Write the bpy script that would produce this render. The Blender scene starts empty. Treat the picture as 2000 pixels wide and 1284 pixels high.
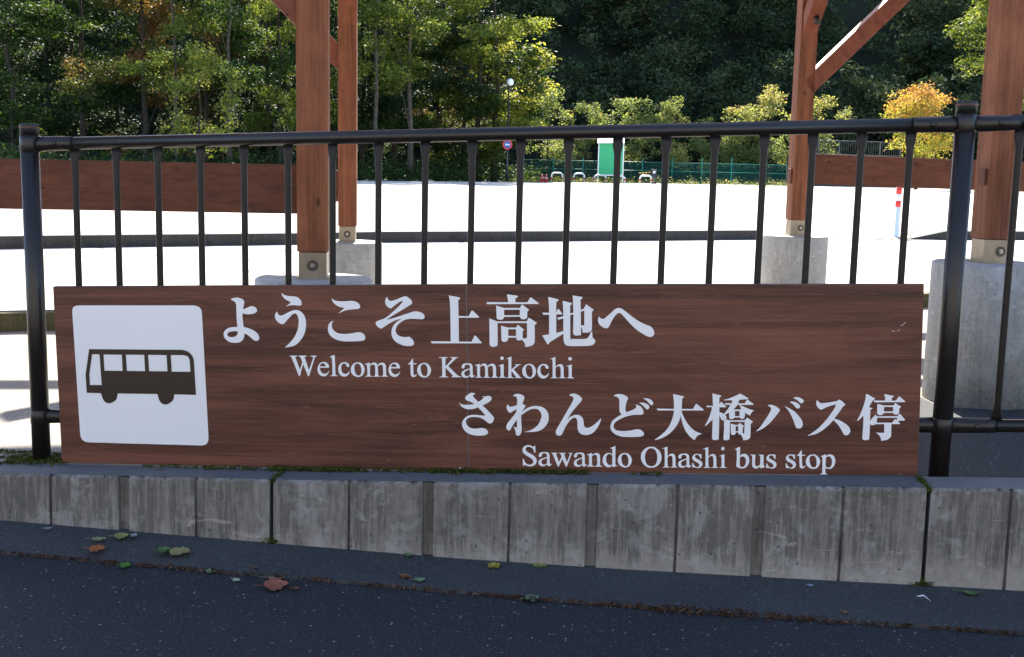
import bpy, bmesh, math, random
import numpy as np
from mathutils import Vector, Matrix, geometry
R = math.radians
sc = bpy.context.scene
# ---------------------------------------------------------------- camera
CAM_LOC = (2.0712, -3.5887, 1.0382)
CAM_ROT = ((0.992184, -0.038326, 0.118756), (0.122942, 0.137165, -0.982889), (0.021381, 0.989806, 0.140805))
CAM_F = 2200.0

CW, CH = 2000.0, 1284.0
cam_d = bpy.data.cameras.new('camera'); cam = bpy.data.objects.new('camera', cam_d)
sc.collection.objects.link(cam); sc.camera = cam
cam_d.sensor_width = 36.0; cam_d.lens = CAM_F / CW * 36.0; cam_d.clip_end = 2000; cam_d.clip_start = 0.05
_m = Matrix(CAM_ROT).to_4x4(); _m.translation = Vector(CAM_LOC); cam.matrix_world = _m
# ---------------------------------------------------------------- light
SUN_EL, SUN_AZ = 36.0, -8.0          # degrees; azimuth from +Y towards +X
sc.world = bpy.data.worlds.new('World'); sc.world.use_nodes = True
wn = sc.world.node_tree; bg = wn.nodes['Background']
sky = wn.nodes.new('ShaderNodeTexSky'); sky.sky_type = 'NISHITA'; sky.sun_disc = False
sky.sun_elevation = R(SUN_EL); sky.sun_rotation = R(SUN_AZ); sky.altitude = 900; sky.air_density = .8; sky.dust_density = 1.6; sky.ozone_density = .9
wn.links.new(sky.outputs[0], bg.inputs[0]); bg.inputs[1].default_value = 0.12
sun_d = bpy.data.lights.new('sun', 'SUN'); sun_d.energy = 4.6; sun_d.angle = R(0.5); sun_d.color = (1, 0.94, 0.84)
sun = bpy.data.objects.new('sun', sun_d); sc.collection.objects.link(sun)
_s = Vector((math.sin(R(SUN_AZ))*math.cos(R(SUN_EL)), math.cos(R(SUN_AZ))*math.cos(R(SUN_EL)), math.sin(R(SUN_EL))))
sun.rotation_euler = (-_s).to_track_quat('-Z', 'Y').to_euler(); sun.location = _s*60
sc.view_settings.view_transform = 'Standard'; sc.view_settings.look = 'None'
sc.view_settings.exposure = 2.08; sc.view_settings.gamma = 1.0; sc.view_settings.use_curve_mapping = False
# ---------------------------------------------------------------- helpers
C = sc.collection
_R = np.array(CAM_ROT); _C = np.array(CAM_LOC)
def ray(x, y): return _R @ np.array([(x-CW/2)/CAM_F, -(y-CH/2)/CAM_F, -1.0])
def at(x, y, D): return Vector(_C + ray(x, y)*D)
def atY(x, y, Y): d = ray(x, y); return Vector(_C + d*(Y-_C[1])/d[1])
def atZ(x, y, Z): d = ray(x, y); return Vector(_C + d*(Z-_C[2])/d[2])

def mat(name):
    m = bpy.data.materials.new(name); m.use_nodes = True
    return m, m.node_tree, m.node_tree.nodes['Principled BSDF']
def nd(nt, t, ins=None, **kw):
    n = nt.nodes.new(t)
    for k, v in kw.items(): setattr(n, k, v)
    for k, v in (ins or {}).items():
        if isinstance(v, bpy.types.NodeSocket): nt.links.new(v, n.inputs[k])
        else: n.inputs[k].default_value = v
    return n
def ramp(nt, fac, stops, interp='LINEAR'):
    n = nt.nodes.new('ShaderNodeValToRGB'); n.color_ramp.interpolation = interp
    e = n.color_ramp.elements
    while len(e) < len(stops): e.new(0.5)
    for i, (p, c) in enumerate(stops):
        e[i].position = p; e[i].color = (c, c, c, 1) if isinstance(c, (int, float)) else (*c, 1)
    nt.links.new(fac, n.inputs[0]); return n.outputs[0]
def coords(nt, scale=(1, 1, 1), rot=(0, 0, 0), loc=(0, 0, 0)):
    tc = nt.nodes.new('ShaderNodeTexCoord')
    return nd(nt, 'ShaderNodeMapping', {'Vector': tc.outputs['Object'], 'Scale': scale, 'Rotation': rot, 'Location': loc}).outputs[0]
def noise(nt, v, scale, detail=6, rough=.6, dist=0):
    return nd(nt, 'ShaderNodeTexNoise', {'Vector': v, 'Scale': scale, 'Detail': detail, 'Roughness': rough, 'Distortion': dist}).outputs[0]
def mix(nt, f, a, b, bt='MIX'):
    n = nt.nodes.new('ShaderNodeMix'); n.data_type = 'RGBA'; n.blend_type = bt
    for i, v in ((0, f), (6, a), (7, b)):
        if isinstance(v, bpy.types.NodeSocket): nt.links.new(v, n.inputs[i])
        elif i == 0: n.inputs[0].default_value = v
        else: n.inputs[i].default_value = (*v, 1) if isinstance(v, tuple) else (v, v, v, 1)
    return n.outputs[2]
def math_(nt, op, a, b=0.0, clamp=False):
    n = nt.nodes.new('ShaderNodeMath'); n.operation = op; n.use_clamp = clamp
    for i, v in ((0, a), (1, b)):
        if isinstance(v, bpy.types.NodeSocket): nt.links.new(v, n.inputs[i])
        else: n.inputs[i].default_value = v
    return n.outputs[0]
def bump(nt, bs, h, strength=.3, dist=.01):
    b = nd(nt, 'ShaderNodeBump', {'Height': h, 'Strength': strength, 'Distance': dist}); nt.links.new(b.outputs[0], bs.inputs['Normal'])
def plain(name, col, rough=.6, metal=0.0, var=.12, scale=20, spec=.5, bstr=0.0):
    m, nt, bs = mat(name)
    n = noise(nt, coords(nt), scale)
    c = ramp(nt, n, [(.3, tuple(x*(1-var) for x in col)), (.7, tuple(x*(1+var) for x in col))])
    nt.links.new(c, bs.inputs['Base Color']); bs.inputs['Roughness'].default_value = rough
    bs.inputs['Metallic'].default_value = metal; bs.inputs['Specular IOR Level'].default_value = spec
    if bstr: bump(nt, bs, n, bstr, .003)
    return m
def wood(name, dark, light, stretch, rough=.6, rot=(0, 0, 0), knots=True, wear=.25):
    """stained timber, grain along the axis whose stretch is smallest"""
    m, nt, bs = mat(name)
    v = coords(nt, stretch, rot)
    big = noise(nt, v, 1.0, 3, .5, 1.2)
    fine = noise(nt, v, 7.0, 8, .7, .3)
    g = math_(nt, 'ADD', math_(nt, 'MULTIPLY', big, .6), math_(nt, 'MULTIPLY', fine, .4))
    c = ramp(nt, g, [(.33, dark), (.5, tuple((a+b)/2 for a, b in zip(dark, light))), (.67, light)])
    w = noise(nt, coords(nt, rot=rot), 2.2, 6, .7)
    c = mix(nt, math_(nt, 'MULTIPLY', ramp(nt, w, [(.5, 0.0), (.72, 1.0)]), wear), c, tuple(min(1, x*1.7+.02) for x in light))
    if knots:
        vk = coords(nt, tuple(4.5 if s < 8 else 9.0 for s in stretch), rot)
        vo = nd(nt, 'ShaderNodeTexVoronoi', {'Vector': vk, 'Scale': 1.0, 'Randomness': 1.0})
        k = ramp(nt, vo.outputs['Distance'], [(.05, 1.0), (.11, 0.0)])
        c = mix(nt, math_(nt, 'MULTIPLY', k, .75), c, tuple(x*.3 for x in dark))
    nt.links.new(c, bs.inputs['Base Color']); bs.inputs['Roughness'].default_value = rough
    bs.inputs['Specular IOR Level'].default_value = .25
    bump(nt, bs, fine, .35, .004)
    return m

M = {}
TH = R(12)                       # the shelter and the kerbs are turned 12 degrees from the railing
M['timber_up'] = wood('stained_timber_upright', (.10, .030, .013), (.31, .108, .046), (26, 26, 1.2), .62, wear=.35)
M['timber_x'] = wood('stained_timber_board', (.075, .024, .012), (.165, .055, .027), (1.2, 26, 26), .62, (0, 0, -TH), wear=.1)
M['timber_d'] = wood('stained_timber_brace', (.12, .034, .017), (.26, .08, .04), (8, 20, 8), .6, wear=.1)
M['rail'] = plain('dark_bronze_powder_coat', (.013, .0095, .008), .36, 0, .15, 60, .5)
M['bar'] = plain('dark_bar_paint', (.010, .0075, .0065), .42, 0, .15, 60, .3)
M['cap'] = plain('black_cap_plastic', (.012, .011, .011), .5)
M['zinc'] = plain('bracket_plate_steel', (.34, .28, .20), .42, .6, .18, 14)
M['rust'] = plain('stained_washer', (.10, .08, .055), .5, .5, .3, 60)
M['seam'] = plain('seam_grey', (.16, .15, .14), .5)
M['bolt'] = plain('bolt_steel', (.5, .5, .5), .3, .9)
M['vinyl'] = plain('white_vinyl', (.86, .87, .88), .45, 0, .015, 5)
M['bus'] = plain('dark_brown_vinyl', (.030, .017, .009), .4, 0, .04, 5)
M['edge'] = plain('aluminium_edge', (.10, .095, .09), .4, .6, .1, 30)
M['white'] = plain('white_paint', (.8, .8, .78), .45, 0, .05, 8)
M['red'] = plain('red_reflective_band', (.72, .035, .03), .4, 0, .05, 8)
M['pale'] = plain('pale_post_plastic', (.80, .86, .82), .5, 0, .05, 8)
M['blue'] = plain('sign_blue', (.03, .10, .40), .4, 0, .04, 8)
M['green'] = plain('board_green', (.02, .42, .16), .45, 0, .06, 3)
M['teal'] = plain('teal_mesh_wire', (.01, .22, .17), .5, 0, .1, 8)
M['dark'] = plain('dark_box_paint', (.02, .02, .022), .5)
M['yellow'] = plain('barrier_yellow', (.7, .45, .03), .5)
M['lamp'] = plain('frosted_globe', (.85, .85, .82), .3)
M['guard'] = plain('grey_guard_rail', (.09, .09, .08), .5)
M['stone'] = plain('white_pebble', (.55, .54, .52), .8, 0, .3, 60, bstr=.6)
M['bark'] = plain('bark', (.05, .038, .028), .9, 0, .45, 5, .2, .5)
M['bark_pale'] = plain('pale_bark', (.085, .068, .05), .9, 0, .4, 4, .2, .5)
M['roof'] = plain('roof_board', (.16, .06, .035), .8, 0, .2, 4)

def concrete(name, col, streak=1.0, dirt=(.045, .042, .034), rough=.85, scale=1.0, top=None, pit=True):
    m, nt, bs = mat(name)
    v = coords(nt)
    a = noise(nt, v, 3.5*scale, 7, .65); b = noise(nt, v, 45*scale, 6, .7)
    c = ramp(nt, a, [(.3, tuple(x*.72 for x in col)), (.72, tuple(x*1.25 for x in col))])
    c = mix(nt, .5, c, ramp(nt, b, [(.3, tuple(x*.6 for x in col)), (.7, tuple(x*1.3 for x in col))]))
    if streak:
        s1 = noise(nt, coords(nt, (75, 75, 6)), 1.0, 8, .75); s2 = noise(nt, coords(nt, (9, 9, 1.4)), 1.0, 5, .6)
        s = math_(nt, 'MULTIPLY', ramp(nt, s1, [(.42, 0.0), (.58, 1.0)]), ramp(nt, s2, [(.35, .15), (.58, 1.0)]))
        if top is not None:
            sx = nt.nodes.new('ShaderNodeSeparateXYZ'); nt.links.new(v, sx.inputs[0])
            h = math_(nt, 'SUBTRACT', sx.outputs[2], math_(nt, 'MULTIPLY', sx.outputs[0], .0389))
            n3 = noise(nt, coords(nt, (14, 14, 3)), 1.0, 5, .7)
            hh = math_(nt, 'ADD', h, math_(nt, 'MULTIPLY', math_(nt, 'SUBTRACT', n3, .5), .22))
            tm = ramp(nt, math_(nt, 'MULTIPLY', math_(nt, 'ADD', hh, .2), 4.0, True), [(.2, .12), (.6, .38), (.8, 1.0)])
            s = math_(nt, 'MULTIPLY', s, tm)
            s = math_(nt, 'ADD', s, math_(nt, 'MULTIPLY', ramp(nt, math_(nt, 'MULTIPLY', math_(nt, 'ADD', hh, .2), 4.0, True), [(.62, 0.0), (.95, 1.0)]), .45), True)
        c = mix(nt, math_(nt, 'MULTIPLY', s, .68*streak), c, dirt)
        sm = ramp(nt, noise(nt, coords(nt, (8, 8, 8)), 1.0, 8, .65, .5), [(.53, 0.0), (.60, 1.0)])
        c = mix(nt, math_(nt, 'MULTIPLY', sm, .3), c, (col[0]*1.35, col[1]*1.42, col[2]*1.6))
        sc1 = ramp(nt, noise(nt, coords(nt, (9, 9, 26), (0, .45, 0)), 1.0, 5, .6, 1.2), [(.62, 0.0), (.70, 1.0)])
        c = mix(nt, math_(nt, 'MULTIPLY', sc1, .35), c, tuple(min(1, x*1.8) for x in col))
    if pit:
        vo = nd(nt, 'ShaderNodeTexVoronoi', {'Vector': v, 'Scale': 30.0*scale})
        p = ramp(nt, vo.outputs['Distance'], [(.10, 1.0), (.17, 0.0)])
        pick = ramp(nt, nd(nt, 'ShaderNodeSeparateColor', {0: vo.outputs['Color']}).outputs[0], [(.55, 0.0), (.56, 1.0)])
        c = mix(nt, math_(nt, 'MULTIPLY', math_(nt, 'MULTIPLY', p, pick), .8), c, tuple(x*.25 for x in col))
    nt.links.new(c, bs.inputs['Base Color']); bs.inputs['Roughness'].default_value = rough
    bs.inputs['Specular IOR Level'].default_value = .3
    bump(nt, bs, b, .5, .004)
    return m
M['wall'] = concrete('weathered_wall_concrete', (.32, .298, .262), 1.0, top=True)
M['wall_top'] = concrete('wall_top_concrete', (.14, .145, .15), 0, scale=2.0, pit=False)
M['groove'] = concrete('groove_concrete', (.21, .197, .176), 1.0, top=True)
M['footing'] = concrete('footing_concrete', (.42, .41, .385), .45, (.10, .095, .085), scale=1.0)
M['kerb'] = concrete('dirty_kerb_concrete', (.06, .056, .052), .8, (.02, .02, .018), scale=.6, pit=False)
M['mosskerb'] = concrete('mossy_kerb_concrete', (.10, .085, .035), .8, (.03, .028, .01), scale=1.5, pit=False)

def speckled(name, col, speck, amount=.93, scale=150., rough=.85, big=.25, line=None):
    m, nt, bs = mat(name)
    v = coords(nt)
    a = noise(nt, v, 1.6, 6, .6); b = noise(nt, v, 120, 5, .75)
    c = ramp(nt, a, [(.3, tuple(x*(1-big) for x in col)), (.7, tuple(x*(1+big) for x in col))])
    c = mix(nt, .5, c, ramp(nt, b, [(.35, tuple(x*.3 for x in col)), (.65, tuple(x*2.0 for x in col))]))
    for scl, am, st in ((scale*1.3, amount, .5), (scale*.6, amount+.07, .8), (scale*2.4, amount-.16, .4)):
        vo = nd(nt, 'ShaderNodeTexVoronoi', {'Vector': v, 'Scale': scl})
        sep = nd(nt, 'ShaderNodeSeparateColor', {0: vo.outputs['Color']})
        pick = ramp(nt, sep.outputs[0], [(am, 0.0), (min(1, am+.01), 1.0)])
        rad = ramp(nt, vo.outputs['Distance'], [(.22, 1.0), (.36, 0.0)])
        f = math_(nt, 'MULTIPLY', math_(nt, 'MULTIPLY', pick, rad), math_(nt, 'MULTIPLY', sep.outputs[1], st))
        c = mix(nt, f, c, speck)
    if line:
        wv = nd(nt, 'ShaderNodeVectorMath', {0: v, 1: nd(nt, 'ShaderNodeTexNoise', {'Vector': v, 'Scale': .9, 'Detail': 5.0}).outputs[1]}, operation='ADD').outputs[0]
        ve = nd(nt, 'ShaderNodeTexVoronoi', {'Vector': wv, 'Scale': line}, feature='DISTANCE_TO_EDGE')
        cr = ramp(nt, ve.outputs[0], [(.0, 1.0), (.010, 0.0)])
        c = mix(nt, math_(nt, 'MULTIPLY', cr, .9), c, tuple(x*.12 for x in col))
    nt.links.new(c, bs.inputs['Base Color']); bs.inputs['Roughness'].default_value = rough
    bs.inputs['Specular IOR Level'].default_value = .35
    bump(nt, bs, b, .7, .004)
    return m
M['road'] = speckled('dark_asphalt', (.018, .020, .024), (.42, .43, .44), .86)
M['gutter'] = speckled('gutter_concrete', (.042, .045, .047), (.30, .31, .31), .82, 200, .85, .55)
M['lot'] = speckled('pale_lot_paving', (.44, .415, .37), (.6, .58, .55), .9, 60, .9, .16, .16)
M['near'] = speckled('near_paving', (.26, .235, .20), (.5, .46, .4), .8, 70, .9, .2)
M['soil'] = speckled('dark_forest_floor', (.014, .020, .010), (.05, .05, .02), .8, 6, .95, .4)

def leafmat(name, cols, trans=.35, rough=.65):
    """leaf colour runs through cols by the face attribute 'tint'"""
    m, nt, bs = mat(name)
    at_ = nd(nt, 'ShaderNodeAttribute', attribute_name='tint')
    c = ramp(nt, at_.outputs['Fac'], [(i/(len(cols)-1), k) for i, k in enumerate(cols)])
    nt.links.new(c, bs.inputs['Base Color']); bs.inputs['Roughness'].default_value = rough
    bs.inputs['Specular IOR Level'].default_value = .18
    tr = nd(nt, 'ShaderNodeBsdfTranslucent', {'Color': mix(nt, 1.0, c, (1.6, 1.55, .8), 'MULTIPLY')})
    ms = nd(nt, 'ShaderNodeMixShader', {0: trans, 1: bs.outputs[0], 2: tr.outputs[0]})
    nt.links.new(ms.outputs[0], nt.nodes['Material Output'].inputs['Surface'])
    return m
M['leaf_green'] = leafmat('leaves_green', [(.010, .024, .007), (.024, .050, .012), (.058, .10, .023), (.18, .20, .055)])
M['leaf_yellow'] = leafmat('leaves_yellow_green', [(.030, .055, .012), (.075, .115, .022), (.17, .20, .04), (.34, .32, .08)], .42)
M['leaf_russet'] = leafmat('leaves_russet', [(.04, .06, .018), (.09, .095, .026), (.19, .11, .04), (.28, .13, .06)])
M['leaf_glow'] = leafmat('leaves_sunlit_yellow', [(.07, .10, .02), (.15, .18, .035), (.26, .27, .055), (.36, .34, .09)], .5)  # sunlight on the centre crown is put into its leaf colour
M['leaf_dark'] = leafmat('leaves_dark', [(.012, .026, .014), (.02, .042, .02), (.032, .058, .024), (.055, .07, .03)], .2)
M['leaf_grey'] = leafmat('leaves_grey_green', [(.09, .135, .055), (.15, .195, .075), (.24, .26, .11), (.45, .27, .09)], .5)
M['leaf_orange'] = leafmat('leaves_orange', [(.12, .18, .03), (.28, .26, .05), (.44, .24, .08), (.46, .17, .09)], .45)
M['leaf_hill'] = leafmat('leaves_hillside', [(.018, .034, .018), (.036, .058, .027), (.062, .086, .036), (.14, .10, .05)], .12, .9)
M['moss'] = leafmat('moss', [(.02, .035, .004), (.05, .07, .01), (.09, .10, .02), (.16, .14, .04)], .1, .9)
M['litter'] = leafmat('dry_litter', [(.03, .03, .012), (.07, .035, .02), (.13, .07, .045), (.26, .20, .14)], .1, .8)
M['weed'] = leafmat('weeds', [(.04, .07, .015), (.10, .13, .03), (.2, .2, .06), (.35, .3, .12)], .3)

ORI = {}
def root(name, loc, label, cat, group=None):
    o = bpy.data.objects.new(name, None); C.objects.link(o); o.location = loc; o.empty_display_size = .2
    o['label'] = label; o['category'] = cat
    if group: o['group'] = group
    ORI[o] = Vector(loc); return o
def tag(o, label, cat, group=None):
    o['label'] = label; o['category'] = cat
    if group: o['group'] = group
    return o
class MB:
    """collects shapes (world coordinates) and links them as one mesh object"""
    def __init__(s): s.bm = bmesh.new()
    def add(s, verts, faces, smooth=False):
        vs = [s.bm.verts.new(v) for v in verts]
        for f in faces:
            try:
                fc = s.bm.faces.new([vs[i] for i in f]); fc.smooth = smooth
            except ValueError: pass
        return s
    def box(s, c, ax, ay, az, bev=0.0):
        """centre and three half-axis vectors"""
        c, ax, ay, az = Vector(c), Vector(ax), Vector(ay), Vector(az)
        b = bmesh.new()
        vs = [b.verts.new(c+ax*i+ay*j+az*k) for i in (-1, 1) for j in (-1, 1) for k in (-1, 1)]
        for f in ((0, 1, 3, 2), (4, 6, 7, 5), (0, 4, 5, 1), (2, 3, 7, 6), (0, 2, 6, 4), (1, 5, 7, 3)): b.faces.new([vs[i] for i in f])
        bmesh.ops.recalc_face_normals(b, faces=b.faces)
        if bev: bmesh.ops.bevel(b, geom=b.edges[:], offset=bev, segments=2, affect='EDGES', profile=.5)
        me = bpy.data.meshes.new('t'); b.to_mesh(me); b.free(); s.bm.from_mesh(me); bpy.data.meshes.remove(me)
        return s
    def tube(s, pts, rad, n=16, cap=True, flat=None):
        """rings along pts, radius (or list); flat = per-point (sx, sy) squash of the ring"""
        pts = [Vector(p) for p in pts]; k = len(pts)
        rad = [rad]*k if isinstance(rad, (int, float)) else rad
        rings = []
        for i, p in enumerate(pts):
            t = (pts[min(i+1, k-1)]-pts[max(i-1, 0)]).normalized()
            u = Vector((1, 0, 0)) if abs(t.x) < .9 else Vector((0, 0, 1))
            v = t.cross(u).normalized(); u = v.cross(t).normalized()
            fx, fy = flat[i] if flat else (1, 1)
            rings.append([s.bm.verts.new(p+(u*math.cos(a)*fx+v*math.sin(a)*fy)*rad[i]) for a in [2*math.pi*j/n for j in range(n)]])
        for a, b in zip(rings, rings[1:]):
            for j in range(n):
                f = s.bm.faces.new((a[j], a[(j+1) % n], b[(j+1) % n], b[j])); f.smooth = True
        if cap: s.bm.faces.new(rings[0][::-1]); s.bm.faces.new(rings[-1])
        return s
    def lathe(s, c, prof, n=48):
        """prof = [(radius, z)] turned round the vertical through c"""
        c = Vector(c); rings = []
        for r, z in prof:
            rings.append([s.bm.verts.new(c+Vector((r*math.cos(2*math.pi*j/n), r*math.sin(2*math.pi*j/n), z))) for j in range(n)])
        for a, b in zip(rings, rings[1:]):
            for j in range(n):
                f = s.bm.faces.new((a[j], a[(j+1) % n], b[(j+1) % n], b[j])); f.smooth = True
        s.bm.faces.new(rings[-1]); s.bm.faces.new(rings[0][::-1])
        return s
    def ball(s, c, r, sz=(1, 1, 1), seg=16):
        b = bmesh.new(); bmesh.ops.create_uvsphere(b, u_segments=seg, v_segments=seg//2, radius=r)
        for v in b.verts: v.co = Vector(c)+Vector((v.co.x*sz[0], v.co.y*sz[1], v.co.z*sz[2]))
        for f in b.faces: f.smooth = True
        me = bpy.data.meshes.new('t'); b.to_mesh(me); b.free(); s.bm.from_mesh(me); bpy.data.meshes.remove(me)
        return s
    def build(s, name, m, parent=None, norm=True):
        o0 = ORI.get(parent, Vector((0, 0, 0)))
        if norm: bmesh.ops.recalc_face_normals(s.bm, faces=s.bm.faces)
        for v in s.bm.verts: v.co -= o0
        me = bpy.data.meshes.new(name); s.bm.to_mesh(me); s.bm.free()
        me.materials.append(m); o = bpy.data.objects.new(name, me); C.objects.link(o)
        if parent: o.parent = parent
        ORI[o] = o0; return o
try:
    bpy.app.version
except Exception: pass
def sharp(o, ang=35):
    me = o.data
    try: me.set_sharp_from_angle(angle=R(ang))
    except Exception: pass
    return o
def struct(o): o['kind'] = 'structure'; return o
X, Y, Z = Vector((1, 0, 0)), Vector((0, 1, 0)), Vector((0, 0, 1))
E1 = Vector((math.cos(TH), math.sin(TH), 0)); E2 = Vector((-math.sin(TH), math.cos(TH), 0))
rnd = random.Random(5)
SL = .0389                       # fall of the railing, sign and wall top
# ---------------------------------------------------------------- ground, road, lot
def wob(n): return [rnd.uniform(-1, 1) for _ in range(n)]
def interp(x, xs, ys): return float(np.interp(x, xs, ys))
BX = [-12, -.04, .88, 1.68, 2.46, 2.93, 3.22, 14]; BZ = [-.15, -.154, -.174, -.19, -.184, -.178, -.175, -.17]
def baseZ(x): return interp(x, BX, BZ)
JX = [-12, .04, .43, 1.2, 1.71, 2.25, 3.14, 14]; JY = [-.38, -.40, -.42, -.455, -.485, -.50, -.50, -.56]
struct(MB().add([(-400, -.06, -.045), (400, -.06, -.045), (400, 500, -.045), (-400, 500, -.045)], [(0, 1, 2, 3)]).build('ground', M['soil']))
b = MB(); xs = [-30+.5*i for i in range(121)]
vs = [];
for x in xs:
    jy = interp(x, JX, JY); vs += [(x, -60, -.30), (x, -3, -.215), (x, jy, -.197)]
b.add(vs, [(3*i+k, 3*i+3+k, 3*i+4+k, 3*i+1+k) for i in range(len(xs)-1) for k in (0, 1)])
struct(b.build('road', M['road']))
b = MB(); vs = []
for x in xs:
    jy = interp(x, JX, JY); z = baseZ(x)
    vs += [(x, -.19, z), (x, (-.2+jy)/2, z-.006), (x, jy+.006, -.188), (x, jy+.002, -.198)]
b.add(vs, [(4*i+k, 4*i+4+k, 4*i+5+k, 4*i+1+k) for i in range(len(xs)-1) for k in (0, 1, 2)])
struct(b.build('gutter', M['gutter']))
struct(MB().add([(-60, -60, -.19), (60, -60, -.19), (60, -6.5, -.195), (-60, -6.5, -.195)], [(0, 1, 2, 3)]).build('bounce_forecourt', M['lot']))  # added pale sheet behind the camera, bounces light onto the shaded faces
# lot: low lane between railing and far kerb, then the raised lot beyond the kerb
K_BOT = [(-400, 492), (0, 487), (230, 483), (585, 478), (747, 474), (1000, 472), (1300, 470), (1495, 468)]
kb = [atZ(x, y, 0) for x, y in K_BOT]; KH = .145
kr = [atZ(x, y, 0) for x, y in [(1778, 468), (2000, 469), (2600, 470)]]
k1z = [atZ(x, y, 0) for x, y in [(-300, 662), (0, 655), (105, 652), (1807, 606), (2300, 594)]]
g1, g2 = kb[-1], kr[0]
line = kb+kr
def far(p, d): return p+E2*d
b = MB()
vs = [(-30, -.048, -.004), (30, -.048, -.004)]
n0 = [Vector((-40, -.048, -.004)), Vector((40, -.048, -.004))]
pl = [Vector((-40, line[0].y-6, 0))]+line+[Vector((40, line[-1].y+4, 0))]
b.add([n0[0], n0[1]]+[p+Z*.0 for p in reversed(pl)], [tuple(range(len(pl)+2))])
struct(b.build('bus_lane', M['lot']))
na = [Vector((-30, -.048, 0)), Vector((12, -.048, 0)), k1z[4]+Z*.0, k1z[3], k1z[2], k1z[1], k1z[0], Vector((-30, max(.6, k1z[0].y-1), 0))]
struct(MB().add(na, [tuple(range(len(na)))]).build('near_paving', M['near']))
pa = [Vector((2.55, -.048, .0)), Vector((9, -.048, .0)), Vector((9, 2.6, .0)), atZ(1905, 800, 0), atZ(1835, 797, 0), atZ(1800, 778, 0), atZ(1740, 772, 0)]
struct(MB().add([p+Z*.004 for p in pa], [tuple(range(len(pa)))]).build('asphalt_strip', M['road']))
# raised lot beyond the kerb, its near edge is the kerb's back; ramp in the opening
F1, F2, F3 = atZ(-700, 351, KH), atZ(700, 353.3, KH), atZ(1550, 361, KH)
F4 = atZ(2700, 386, KH)
b = MB()
ga, gc = atZ(1478, 468.3, 0), g2+E1*.62
top = [p+E2*.15+Z*KH for p in kb[:-1]+[ga]]+[g1+E2*1.5+Z*KH, g2+E2*1.5+Z*KH, gc+E2*.15+Z*KH]+[p+E2*.15+Z*KH for p in kr[1:]]
poly = [Vector((-60, top[0].y-4, KH))]+top+[Vector((60, top[-1].y+6, KH)), F4, F3, F2, F1]
b.add(poly, [tuple(range(len(poly)))])
b.add([g1+Z*.006, g2+Z*.006, g2+E2*1.5+Z*KH, g1+E2*1.5+Z*KH], [(0, 1, 2, 3)])
b.add([ga+E2*.15+Z*KH, g1+Z*.006, g1+E2*1.5+Z*KH, g1+Z*.006+E2*.15], [(0, 1, 2)])
b.add([gc+E2*.15+Z*KH, g2+Z*.006, g2+E2*1.5+Z*KH], [(0, 2, 1)])
lot = b.build('parking_lot', M['lot']); struct(lot)
def kerb(name, pts, h, w, m, ends=(0, 0), out=E2):
    b = MB(); vs = []
    for i, p in enumerate(pts):
        hh = h if not ((i == 0 and ends[0]) or (i == len(pts)-1 and ends[1])) else .012
        vs += [p+Z*-.02, p+Z*(hh-.012), p+out*.014+Z*hh, p+out*w+Z*(hh+.002), p+out*w+Z*-.02]
    b.add(vs, [(5*i+k, 5*i+5+k, 5*i+6+k, 5*i+1+k) for i in range(len(pts)-1) for k in range(4)]+[(4, 3, 2, 1, 0), tuple(5*(len(pts)-1)+k for k in range(5))])
    return b.build(name, m)
def dens(pts, st):
    o = []
    for a, c in zip(pts, pts[1:]):
        n = max(1, int((c-a).length/st)); o += [a.lerp(c, i/n) for i in range(n)]
    return o+[pts[-1]]
struct(kerb('kerb', kb[:-1]+[ga, g1], KH, .16, M['kerb'], (0, 1)))
struct(kerb('kerb', [g2, gc]+kr[1:], KH, .16, M['kerb'], (1, 0)))
k1 = [atZ(-300, 662, -.02), atZ(0, 655, -.02), atZ(105, 652, -.02), atZ(1807, 606, -.02), atZ(2300, 594, -.02)]
struct(kerb('kerb', k1, .13, .14, M['mosskerb']))
# hills behind
nx, ny = 60, 24; hv = []
def hill_z(x, y):
    y0 = 112+5*math.sin(x*.05)+x*.04
    t = max(0, min(1, (y-y0)/46)); return -.5+41*t+2.0*math.sin(x*.09+y*.05)*t
for j in range(ny+1):
    for i in range(nx+1):
        x = -190+380*i/nx; y = 104+75*j/ny; hv.append((x, y, hill_z(x, y)))
struct(MB().add(hv, [(j*(nx+1)+i, j*(nx+1)+i+1, (j+1)*(nx+1)+i+1, (j+1)*(nx+1)+i) for j in range(ny) for i in range(nx)], True).build('hillside', M['soil']))
def building():  # unseen, added to throw light back onto the shaded side
    o = root('bounce_building', (0, -17, -.2), 'added unseen grey building behind the camera that bounces light', 'building')
    b = MB(); xs_ = [-22+4.4*i for i in range(11)]; y = -15
    def pane(x0, x1, z0, z1, y_): b.add([(x0, y_, z0), (x1, y_, z0), (x1, y_, z1), (x0, y_, z1)], [(0, 1, 2, 3)])
    for i in range(10):
        a, c = xs_[i], xs_[i+1]; u, v_ = a+1.1, c-1.1
        pane(a, u, -.3, 7, y); pane(v_, c, -.3, 7, y); pane(u, v_, -.3, .8, y); pane(u, v_, 2.4, 4.0, y); pane(u, v_, 5.4, 7, y)
    b.add([(-22, -15, 7), (22, -15, 7), (22, -26, 7), (-22, -26, 7), (-22, -15, -.3), (22, -15, -.3), (22, -26, -.3), (-22, -26, -.3)], [(0, 1, 2, 3), (0, 3, 7, 4), (1, 5, 6, 2), (2, 6, 7, 3)])
    b.build('wall', M['cream'], o, False)
    for i in range(10):
        u, v_ = xs_[i]+1.1, xs_[i+1]-1.1
        for z0, z1 in ((.8, 2.4), (4.0, 5.4)): MB().box(((u+v_)/2, -15.1, (z0+z1)/2), X*((v_-u)/2), Y*.04, Z*((z1-z0)/2)).build('window', M['dark'], o)
M['cream'] = plain('cream_render', (.30, .28, .25), .9, 0, .06, 2)
building()
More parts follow.
